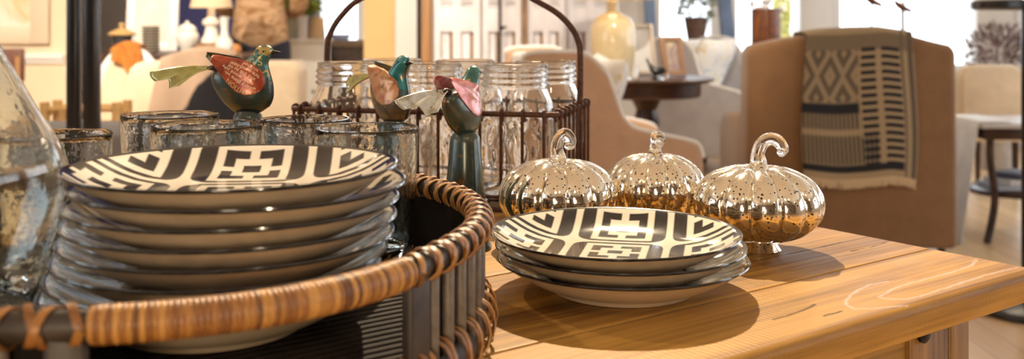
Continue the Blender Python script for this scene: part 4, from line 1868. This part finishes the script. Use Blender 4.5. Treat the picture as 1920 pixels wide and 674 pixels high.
# dark side table with pale top, basket on shelf
ys_ = 4.7
st_ = thing('side_table', 'dark wood side table with curved legs beside the black pole', 'table', (PX(1898, ys_), ys_, 0))
zt2 = PZ(224, ys_)
MB().box((0, 0, zt2 - .012), (.46, .40, .024)).build('table_top', simple('pale_stone_top', (.62, .60, .60), .3, 0, 10, .1), st_, bevel=.006)
MB().box((0, 0, zt2 - .05), (.42, .36, .05)).build('apron', DARKWOOD, st_, bevel=.004)
for sx in (-1, 1):
    for sy in (-1, 1):
        a, b = sx * .17, sy * .15
        MB().tube(smooth_poly([(a * 1.0, b, zt2 - .03), (a * 1.02, b, zt2 * .7), (a * .9, b, zt2 * .35), (a * 1.12, b * 1.05, .0)], 24), .017, 10).build('leg', DARKWOOD, st_)
MB().lathe([(0, .20), (.19, .20), (.2, .206), (.2, .218), (.195, .222), (0, .222)], 40).build('shelf', DARKWOOD, st_)
for k in range(3):
    o = MB().box((0, 0, .0125), (.24 - .03 * k, .18 - .02 * k, .025)).build('book', (simple('pale_blue_cover', (.55, .60, .70), .5), simple('white_cover', (.75, .75, .78), .5), simple('navy_cover', (.08, .09, .16), .5))[k], None, bevel=.002)
    o.location = (PX(1898, ys_) + .01 * k, ys_, .2225 + .0255 * k)
    o.rotation_euler = (0, 0, R(5 + 14 * k))
    tag(o, ('pale blue book lying lowest on the side table shelf', 'white book in the middle of the pile on the side table shelf', 'navy book on top of the pile on the side table shelf')[k], 'book', 'books on the side table shelf')

def tcloth(u, v):
    xl = PX(1898, ys_) - .232
    y = ys_ - .18 + .34 * u
    q = v * .72
    if q < .14:
        return (xl + .14 - q, y, zt2 + .006)
    d = q - .14
    return (xl - .008 - .16 * d + .010 * math.sin(u * 14) * min(1, d * 4), y - .05 * d, zt2 + .006 - d)


tag(MB().grid(tcloth, 28, 36).build('white_cloth', WHITEFAB, None, solid=.005, soff=0), 'white cloth hanging off the end of the dark side table', 'cloth')

# cream round-backed chair behind the side table
yd = 5.7
D_ = thing('cream_chair', 'cream upholstered chair with rounded back behind the dark side table', 'chair', (PX(1856, yd), yd, 0))
wd = PX(1856, yd) - PX(1795, yd)
zt3 = PZ(121, yd)
pp = [(-wd, .32), (-wd, zt3 - .09)] + [(-wd + .09 - .09 * math.cos(R(a)), zt3 - .09 + .09 * math.sin(R(a))) for a in (20, 40, 60, 80)] + [(wd - .09 + .09 * math.cos(R(a)), zt3 - .09 + .09 * math.sin(R(a))) for a in (80, 60, 40, 20)] + [(wd, zt3 - .09), (wd, .32)]
MB().prism(pp, 'y', -.05, .05).build('backrest', CREAMFAB, D_, bevel=.02, bseg=3)
MB().box((0, .26, .38), (2 * wd, .5, .12)).build('seat', CREAMFAB, D_, bevel=.03, bseg=3)
legs4(D_, -wd + .04, wd - .04, .0, .46, .33, .02, DARKWOOD)
# purple-brown dried shrub and pale pier behind it
ye = 6.8
dp = thing('dried_plant', 'bushy dried brown twigs in a pot behind the cream chair', 'potted plant', (PX(1872, ye), ye, 0))
MB().lathe([(0, .001), (.11, .001), (.15, .3), (.15, .5), (.135, .5), (.13, .46), (0, .46)], 28).build('pot', simple('stone_pot', (.45, .42, .4), .7, 0, 12, .2), dp)
m = leaves(700, lambda g: bush(g, (0, 0, .78), .20, .20), .05, 21)
m.build('foliage', leaf_mat('dried_leaves', (.16, .10, .10), (.42, .34, .33)), dp, smooth=False)
m = MB()
for k in range(16):
    a = rng.uniform(0, 6.28)
    m.tube([(0, 0, .46), (.06 * math.cos(a), .06 * math.sin(a), .65), (.18 * math.cos(a), .18 * math.sin(a), rng.uniform(.75, .95))], [.006, .004, .002], 5)
m.build('twigs', WOODB, dp)
struct(MB().box((PX(1868, 7.9), 7.955, ZH / 2), (.28, .09, ZH)).build('trim_4', PALEWALL, bevel=.008))

# ------------------------------------------------------------ LEFT BACKGROUND
# cream armchair seen from the back
yl = 4.0
lx0, lx1 = PX(238, yl), PX(560, yl)
lw = lx1 - lx0
RL = R(1)
Lc = thing('cream_armchair', 'cream armchair seen from behind, to the left of the wire basket', 'armchair', ((lx0 + lx1) / 2, yl, 0), RL)
zl = PZ(116, yl)
pp = [(-lw / 2, .12)] + [(-lw / 2 + .06 - .06 * math.cos(R(a)), zl - .06 + .06 * math.sin(R(a))) for a in (0, 30, 60, 90)] + [(lw / 2 - .03, zl), (lw / 2, zl - .03), (lw / 2, .12)]
MB().prism(pp, 'y', 0, .19).build('backrest', CREAMFAB, Lc, bevel=.025, bseg=3)
for s in (-1, 1):
    MB().box((s * (lw / 2 - .06), .44, .36), (.12, .54, .48)).build('arm', CREAMFAB, Lc, bevel=.03, bseg=3)
MB().box((0, .44, .22), (lw - .25, .52, .2)).build('seat_base', CREAMFAB, Lc, bevel=.02)
MB().box((0, .44, .39), (lw - .26, .50, .13)).build('seat_cushion', CREAMFAB, Lc, bevel=.04, bseg=3)
legs4(Lc, -lw / 2 + .06, lw / 2 - .06, .06, .66, .12, .022, DARKWOOD)


def cloth_mat():
    m = Mat('taupe_and_black_knit', (.4, .28, .2), .95)
    x, y, z = m.xyz(m.coord())
    n = m.noise(m.coord(), 5, 3)
    u, v, _ = m.xyz(m.coord('UV'))
    f = ((v - .78 + (u - .5) * .75) + (n - .5) * .25).step(-.02, .02)
    m.set('Base Color', m.mix(f, m.ramp(n, [(.3, (.42, .28, .19)), (.7, (.56, .40, .29))]), (.012, .011, .014)))
    m.bump(m.noise(m.coord(), 260, 2), .4, .002)
    return m.m


sx0, sx1 = PX(345, yl), PX(425, yl)


def shawl(u, v):
    x = sx0 + (sx1 - sx0) * u - .16 * v * (1 - u) + .05 * v * u
    top = zl + .014 + .028 * math.sin(PI * u)
    ylc = yl + math.tan(RL) * (x - (lx0 + lx1) / 2)
    s = v * .66
    if s < .1:
        return (x, ylc + .205, top - (.1 - s))
    if s < .33:
        q = (s - .1) / .23
        return (x, ylc + .205 - .232 * q, top + .012 * math.sin(PI * q))
    return (x, ylc - .027 - .007 * math.sin(u * 11), top - (s - .33))


sw = MB().grid(shawl, 30, 60).build('knitted_shawl', cloth_mat(), None, solid=.008, soff=0)
tag(sw, 'taupe and black shawl draped over the cream armchair back', 'shawl')

# rounded white chair with the orange throw further left
yw = 4.7
Wc = thing('white_chair', 'white framed chair with a round back carrying a rust orange throw', 'chair', (PX(243, yw), yw, 0))
wx = PX(300, yw) - PX(243, yw)
zw = PZ(93, yw)
arc = [Vector((-wx * math.cos(R(a)), 0, zw - .22 + .22 * math.sin(R(a)))) for a in range(0, 181, 12)]
MB().tube([Vector((-wx, 0, .0))] + arc + [Vector((wx, 0, .0))], .022, 12).build('frame', WHITETRIM, Wc)
MB().prism([(-wx + .02, .42)] + [(p.x * .9, p.z - .012) for p in arc] + [(wx - .02, .42)], 'y', -.025, .025).build('backrest', CREAMFAB, Wc, bevel=.01)
MB().box((0, .24, .40), (2 * wx - .03, .46, .11)).build('seat', CREAMFAB, Wc, bevel=.03, bseg=3)
for s in (-1, 1):
    MB().tube([(s * (wx - .03), .44, 0), (s * (wx - .03), .44, .36)], [.014, .02], 10).build('leg', WHITETRIM, Wc)
ox0, ox1 = PX(212, yw), PX(266, yw)


def othrow(u, v):
    x = ox0 + (ox1 - ox0) * u
    k = (x - PX(243, yw)) / wx
    top = zw - .22 + .22 * math.sqrt(max(.05, 1 - k * k)) + .028
    s = v * (.36 - .16 * abs(u - .62))
    if s < .12:
        return (x, yw + .045, top - (.12 - s))
    if s < .22:
        q = (s - .12) / .1
        return (x, yw + .045 - .09 * q, top + .008 * math.sin(PI * q))
    d = s - .22
    return (x + .10 * d * (.9 - u) + .012 * math.sin(v * 9), yw - .045 - .008 * math.sin(u * 12), top - d)


ORG = simple('rust_orange_wool', (.50, .175, .03), .95, 0, 20, .3, .4, .004)
tag(MB().grid(othrow, 24, 40).build('orange_throw', ORG, None, solid=.01, soff=0), 'rust orange throw hanging over the white round back chair', 'throw blanket')

# tall black rack upright
yr = 2.6
rk = thing('display_rack', 'tall black metal rack upright standing left of the red winged bird', 'rack', (PX(157, yr), yr, 0))
for (pa, pb) in ((128, 150), (159, 186)):
    MB().box(((PX(pa, yr) + PX(pb, yr)) / 2 - PX(157, yr), 0, .97), (PX(pb, yr) - PX(pa, yr), .034, 1.90)).build('post', BLACK, rk, bevel=.005)
MB().box((0, 0, .012), (.30, .34, .022)).build('base', BLACK, rk, bevel=.005)
MB().box((0, 0, 1.93), (.12, .05, .03)).build('cap', BLACK, rk, bevel=.005)

# light wooden stand behind the rack
yk = 3.55
BAM = simple('light_cane_wood', (.50, .29, .10), .5, 0, 30, .25)
kx0, kx1 = PX(84, yk), PX(219, yk)
Kc = thing('cane_stand', 'light cane wood stand with knobbed posts behind the black rack', 'stand', ((kx0 + kx1) / 2, yk, 0))
kw = (kx1 - kx0) / 2
for s in (-1, 1):
    for yy in (0, .10):
        MB().tube([(s * kw, yy, 0), (s * kw, yy, PZ(192, yk))], .017, 10).build('post', BAM, Kc)
MB().tube([(-kw + .06, 0, 0), (-kw + .06, 0, PZ(205, yk))], .014, 10).build('post', BAM, Kc)
for yy in (0, .10):
    for pz in (205, 236):
        MB().tube([(-kw, yy, PZ(pz, yk)), (kw, yy, PZ(pz, yk))], .010, 8).build('rail', BAM, Kc)
for s in (-1, 1):
    MB().tube([(s * kw, 0, PZ(214, yk)), (s * kw, .10, PZ(214, yk))], .010, 8).build('rail', BAM, Kc)
MB().box((0, .05, PZ(245, yk)), (2 * kw, .10, .02)).build('shelf', BAM, Kc, bevel=.004)

# grey bench behind the table
yg = 2.95
gb = thing('grey_bench', 'low grey padded bench behind the table at the left', 'bench', (PX(235, yg), yg, 0))
zg = PZ(248, yg)
GB = fabric('charcoal_grey_cloth', (.23, .20, .185))
MB().box((0, .14, zg - .06), (1.0, .42, .12)).build('seat', GB, gb, bevel=.02, bseg=3)
MB().box((0, .14, zg - .155), (.96, .38, .07)).build('frame', simple('dark_grey_frame', (.06, .055, .05), .6), gb, bevel=.004)
legs4(gb, -.45, .45, -.02, .30, zg - .19, .022, DARKWOOD)

# framed art on the cream partition and a brown chair back below it
fa = frame('big framed abstract painting in cream and peach on the left wall', (X0 + PX(104, YP)) / 2 - .0, YP - .022, PZ(82, YP), PX(104, YP) - X0 - .05, 1.0, 0, 0, simple('cream_frame', (.74, .60, .46), .5), art('peach_abstract', [(.36, .24, .22), (.82, .70, .55), (.80, .52, .28), (.84, .76, .66), (.82, .74, .64)], 3.2), .10)
ych = 4.6
bc = thing('wooden_chair', 'dark brown wooden chair below the framed painting at the left edge', 'chair', (PX(10, ych), ych, 0))
for s in (-1, 1):
    MB().tube([(s * .06, 0, 0), (s * .06, 0, PZ(106, ych))], .017, 10).build('back_post', BROWNWOOD, bc)
    MB().tube([(s * .06, .34, 0), (s * .06, .34, .44)], .017, 10).build('leg', BROWNWOOD, bc)
MB().box((0, 0, PZ(122, ych)), (.17, .024, .15)).build('backrest', simple('dark_brown_wood', (.12, .04, .02), .5), bc, bevel=.006)
MB().box((0, .17, .455), (.19, .40, .03)).build('seat', BROWNWOOD, bc, bevel=.006)

# console table with its ornaments
yo = 5.2
zc_ = PZ(101, yo)
cx_0, cx_1 = PX(192, yo), PX(470, yo)
con = thing('console_table', 'dark wood console table with lamps and jars in front of the navy wall', 'table', ((cx_0 + cx_1) / 2, yo, 0))
cwid = (cx_1 - cx_0)
MB().box((0, .16, zc_ - .015), (cwid, .44, .03)).build('table_top', DARKWOOD, con, bevel=.004)
MB().box((0, .16, zc_ - .075), (cwid - .06, .38, .09)).build('apron', DARKWOOD, con, bevel=.004)
legs4(con, -cwid / 2 + .05, cwid / 2 - .05, 0, .32, zc_ - .03, .028, DARKWOOD)
zz = zc_ + .0008


def obj_at(px, y, o, label, cat, group=None):
    o.location = (PX(px, y), y, zz)
    return tag(o, label, cat, group)


ln = thing('lantern', 'dark lantern with a tan pagoda lid at the end of the console', 'lantern', (PX(226, yo), yo + .02, zz))
MB().lathe([(0, 0), (.052, 0), (.056, .006), (.050, .012), (.050, .085), (.056, .092), (0, .092)], 24).build('body', simple('dark_pewter', (.05, .05, .055), .4, .5, 40, .3), ln)
MB().lathe([(.066, .093), (.072, .097), (.056, .112), (.03, .124), (.014, .13), (.012, .137), (.018, .146), (.012, .156), (0, .16), (0, .093)], 24).build('lid', simple('tan_lid', (.50, .33, .13), .5), ln)
cd = MB().lathe([(0, 0), (.022, 0), (.024, .004), (.024, .055), (.02, .06), (0, .06)], 20).build('white_candle', simple('white_wax', (.8, .8, .84), .4), None)
obj_at(255, yo, cd, 'short white candle between the dark lantern and the bowl stack', 'candle')
for k in range(9):
    o = MB().lathe([(0, 0), (.028, 0), (.034, .004), (.046, .0165), (.0475, .019), (.044, .019), (.032, .0075), (0, .0065)], 28).build('bowl', simple('rimmed_bowl', (.62, .56, .48), .35) if k == 0 else bpy.data.materials['rimmed_bowl'], None)
    MB().lathe([(.0462, .0155), (.0480, .0185), (.0472, .0195), (.0456, .0170)], 28, closed=True).build('rim', DARKTIN, o)['label'] = 'dark rim'
    o.location = (PX(283, yo), yo + .0, zz + k * .0152)
    tag(o, 'pale bowl with dark rim nested in the tall stack on the console', 'bowl', 'bowls stacked on the console')
frame('large white picture frame leaning against the navy wall behind the bowl stack', PX(284, yo + .3), yo + .30, zz + .002, PX(332, yo + .3) - PX(235, yo + .3), .42, 0, R(-6), WHITETRIM, art('cream_print', [(.78, .72, .62), (.70, .62, .50)]), .05)
gj = thing('ginger_jar', 'white lidded ginger jar on the console beside the lamp', 'jar', (PX(351, yo), yo, zz))
MB().lathe([(0, 0), (.034, 0), (.036, .005), (.03, .016), (.044, .04), (.056, .07), (.058, .09), (.050, .112), (.040, .12), (0, .12)], 32).build('body', CHINA, gj)
MB().lathe([(0, .121), (.046, .121), (.047, .126), (.036, .142), (.018, .152), (.008, .155), (.009, .162), (.006, .168), (0, .169)], 32).build('lid', CHINA, gj)
bx = MB().box((0, 0, .026), (.12, .12, .05)).build('wooden_box', BROWNWOOD, None, bevel=.004)
obj_at(391, yo + .05, bx, 'brown wooden box under the turned white lamp', 'box')
zz2 = zz + .052
table_lamp('table_lamp', 'turned white lamp with cream shade on the console', PX(391, yo), yo + .05, zz2, [(0, 0), (.052, 0), (.056, .006), (.052, .016), (.036, .045), (.030, .075), (.028, .09), (.042, .096), (.046, .108), (.042, .122), (.026, .128), (.02, .14), (.018, .19), (0, .19)], simple('pale_turned_wood', (.74, .68, .6), .3), .185, .07, .108, .16, 5)
vb = MB().lathe([(0, 0), (.03, 0), (.044, .02), (.046, .045), (.038, .07), (.022, .09), (.018, .12), (.02, .17), (.026, .19), (.022, .19), (.016, .17), (.013, .12), (.016, .095), (0, .09)], 32).build('bottle_vase', CHINA, None)
obj_at(421, yo - .02, vb, 'pale bulbous bottle vase at the console end beside the lamp', 'vase')
lj = MB().lathe([(0, 0), (.02, 0), (.03, .015), (.026, .04), (.012, .05), (0, .05)], 20).build('orange_jar', simple('amber_glaze', (.5, .2, .06), .3), None)
obj_at(442, yo, lj, 'small amber jar beside the pale bottle vase', 'jar')

# white cabinet with plant, lampshade and pots
yv = 6.58
wx0, wx1 = PX(530, yv), PX(604, yv)
wc = thing('white_cabinet', 'small white cabinet beyond the person, plant and pots on top', 'cabinet', ((wx0 + wx1) / 2, yv, 0))
wz = PZ(73, yv)
ww = wx1 - wx0
MB().box((0, .15, wz / 2 + .03), (ww, .32, wz - .1)).build('body', WHITETRIM, wc, bevel=.005)
MB().box((0, .15, wz - .012), (ww + .03, .35, .022)).build('cabinet_top', WHITETRIM, wc, bevel=.004)
d_ = MB().box((0, -.014, wz / 2 + .02), (ww - .04, .014, wz - .16)).build('door', WHITETRIM, wc, bevel=.004)
MB().ball((ww * .3, -.03, wz / 2 + .1), .011, 12, 8).build('knob', IRON, d_)
legs4(wc, -ww / 2 + .03, ww / 2 - .03, .02, .28, .1, .018, WHITETRIM)
gp = thing('potted_plant', 'leafy green plant in a pale green pot on the white cabinet', 'potted plant', (PX(550, yv), yv + .1, wz))
MB().lathe([(0, .0005), (.045, .0005), (.06, .05), (.062, .165), (.055, .165), (.052, .15), (0, .15)], 28).build('pot', simple('pale_green_pot', (.58, .60, .50), .35), gp)
leaves(420, lambda g: bush(g, (0, 0, .25), .13, .09), .07, 33).build('foliage', leaf_mat('green_leaves', (.12, .20, .03), (.36, .42, .09)), gp, smooth=False)
wv = MB().lathe([(0, 0), (.03, 0), (.033, .01), (.034, .13), (.038, .15), (.033, .15), (.029, .13), (0, .12)], 24).build('white_vase', simple('bluish_white_china', (.74, .76, .84), .3), None)
wv.location = (PX(567, yv), yv - .0, wz + .0006)
tag(wv, 'slim bluish white vase beside the green plant', 'vase')
tn = MB().lathe([(0, 0), (.052, 0), (.06, .005), (.048, .14), (.044, .14), (.05, .012), (0, .01)], 28).build('tan_pot', simple('tan_clay', (.66, .46, .27), .6), None)
tn.location = (PX(588, yv), yv + .1, wz + .0006)
tag(tn, 'plain tan clay pot at the cabinet end by the window', 'pot')
# brown bench under the far window
yz = 7.25
bz = PZ(84, yz)
bb = thing('brown_trunk', 'brown wicker trunk under the far window left of the tan pier', 'trunk', (PX(640, yz), yz, 0))
bw_ = PX(684, yz) - PX(598, yz)
MB().box((0, .15, bz / 2), (bw_, .36, bz - .04)).build('body', simple('dark_wicker', (.09, .06, .045), .7, 0, 45, .6, .5, .004), bb, bevel=.01)
MB().box((0, .15, bz + .005), (bw_ + .02, .38, .05)).build('lid', simple('brown_wicker', (.22, .15, .10), .7, 0, 45, .5, .5, .004), bb, bevel=.012)
pb_ = MB().lathe([(0, 0), (.05, 0), (.07, .02), (.075, .045), (.07, .045), (.06, .022), (0, .012)], 28).build('blue_bowl', simple('pale_blue_china', (.42, .48, .72), .3), None)
pb_.location = (PX(636, yz), yz + .05, bz + .031)
tag(pb_, 'pale blue bowl on the brown trunk lid under the window', 'bowl')

# ================================================================== PERSON
def skin(name, verts, edges, radii, mat, parent, root=0, sub=2):
    me = bpy.data.meshes.new(name)
    me.from_pydata(verts, edges, [])
    me.update()
    o = bpy.data.objects.new(name, me)
    COL.objects.link(o)
    md = o.modifiers.new('sk', 'SKIN')
    md.use_smooth_shade = True
    md.branch_smoothing = .6
    for i, r in enumerate(radii):
        sv = me.skin_vertices[0].data[i]
        sv.radius = r if isinstance(r, tuple) else (r, r)
        sv.use_root = (i == root)
    q = o.modifiers.new('u', 'SUBSURF')
    q.levels = q.render_levels = sub
    me.materials.append(mat)
    if parent:
        o.parent = parent
    return o


SKINM = simple('skin_tone', (.58, .33, .22), .5, 0, 30, .06)
pr0 = Vector((PX(488, 5.85), 5.85, 0))
per = thing('person', 'person in a brown patterned cardigan and dark trousers, turned away at the console', 'person', pr0, R(14))
V, Ed, Rd = [], [], []


def vadd(p, r, par=None):
    V.append(p)
    Rd.append(r)
    if par is not None:
        Ed.append((par, len(V) - 1))
    return len(V) - 1


pel = vadd((0, 0, .93), (.145, .10))
ab = vadd((0, .01, 1.07), (.125, .09), pel)
ch = vadd((0, .0, 1.25), (.145, .10), ab)
up_ = vadd((0, -.01, 1.37), (.12, .075), ch)
nk = vadd((0, .0, 1.45), .052, up_)
hd0 = vadd((0, .02, 1.53), (.068, .078), nk)
hd1 = vadd((0, .03, 1.61), (.076, .092), hd0)
hd2 = vadd((0, .02, 1.675), (.055, .065), hd1)
hands = {}
for s in (-1, 1):
    hp_ = vadd((s * .09, 0, .86), .083, pel)
    kn = vadd((s * .10, .015, .49), .056, hp_)
    cf = vadd((s * .105, -.01, .32), .052, kn)
    an = vadd((s * .11, -.02, .085), .036, cf)
    ft = vadd((s * .115, .06, .04), .038, an)
    vadd((s * .12, .15, .028), .028, ft)
    sh_ = vadd((s * .165, -.01, 1.36), .056, up_)
    el = vadd((s * .225, -.02, 1.09), .042, sh_)
    wr_ = vadd((s * .17, .20, 1.04), .026, el)
    pm = vadd((s * .15, .255, 1.045), (.034, .018), wr_)
    for f in range(4):
        bx0 = (s * (.128 + .0165 * f), .30, 1.048)
        L_ = (.068, .078, .073, .056)[f]
        a_ = vadd(bx0, .0105, pm)
        b_ = vadd((bx0[0], bx0[1] + L_ * .5, bx0[2] - .008), .009, a_)
        vadd((bx0[0], bx0[1] + L_ * .8, bx0[2] - .032), .008, b_)
    th_ = vadd((s * .118, .245, 1.04), .0115, pm)
    vadd((s * .098, .285, 1.03), .009, th_)
body = skin('body', V, Ed, Rd, SKINM, per)
# face features
fm = MB()
fm.tube([(0, .118, 1.605), (0, .135, 1.575), (0, .118, 1.565)], [.008, .013, .009], 10)
fm.build('nose', SKINM, per)
fm = MB().tube([(-.022, .112, 1.535), (0, .117, 1.533), (.022, .112, 1.535)], [.003, .006, .003], 8)
fm.build('mouth', simple('lips', (.5, .18, .15), .5), per)
for s in (-1, 1):
    MB().ball((s * .03, .107, 1.60), .011, 12, 8).build('eye', simple('dark_eye', (.05, .03, .02), .2), per)
    MB().ball((s * .079, .02, 1.59), .028, 12, 8, (.35, .7, 1)).build('ear', SKINM, per)
HAIR = simple('brown_hair', (.16, .08, .035), .5, 0, 60, .4)
hv = [(0, .0, 1.66), (0, -.03, 1.6), (0, -.045, 1.52), (0, -.05, 1.42), (0, -.045, 1.36)]
skin('hair', hv, [(0, 1), (1, 2), (2, 3), (3, 4)], [(.09, .085), (.092, .078), (.08, .05), (.07, .035), (.04, .02)], HAIR, per)


def cardigan_mat():
    m = Mat('brown_patterned_knit', (.3, .17, .08), .95)
    c = m.coord()
    n = m.noise(m.map(c, (1, 1, 2.2)), 9, 3, .6, .8)
    m.set('Base Color', m.ramp(n, [(.32, (.16, .075, .03)), (.46, (.34, .19, .09)), (.56, (.50, .33, .2)), (.7, (.22, .10, .04))]))
    m.bump(m.noise(c, 240, 2), .5, .003)
    return m.m


cv = [(0, 0, .76), (0, 0, .93), (0, .01, 1.08), (0, 0, 1.25), (0, -.01, 1.37), (0, 0, 1.43)]
ce = [(0, 1), (1, 2), (2, 3), (3, 4), (4, 5)]
cr_ = [(.185, .135), (.178, .128), (.155, .118), (.168, .122), (.14, .09), (.07, .06)]
for s in (-1, 1):
    i = len(cv)
    cv += [(s * .17, -.01, 1.365), (s * .228, -.02, 1.09), (s * .18, .17, 1.045)]
    ce += [(4, i), (i, i + 1), (i + 1, i + 2)]
    cr_ += [.072, .06, .044]
skin('cardigan', cv, ce, cr_, cardigan_mat(), per, 3)
tv = [(0, 0, .95)]
te = []
tr_ = [(.15, .11)]
for s in (-1, 1):
    i = len(tv)
    tv += [(s * .09, 0, .84), (s * .10, .015, .49), (s * .108, -.01, .12)]
    te += [(0, i), (i, i + 1), (i + 1, i + 2)]
    tr_ += [.097, .075, .06]
skin('trousers', tv, te, tr_, simple('dark_navy_cloth', (.022, .024, .045), .9), per)
for s in (-1, 1):
    m = MB().tube([(s * .112, -.075, .035), (s * .114, 0, .042), (s * .12, .09, .036), (s * .122, .165, .026)], [.034, .045, .042, .028], 14)
    m.v = [(x, y, max(z, .002)) for x, y, z in m.v]
    m.build('shoe', BLACK, per)
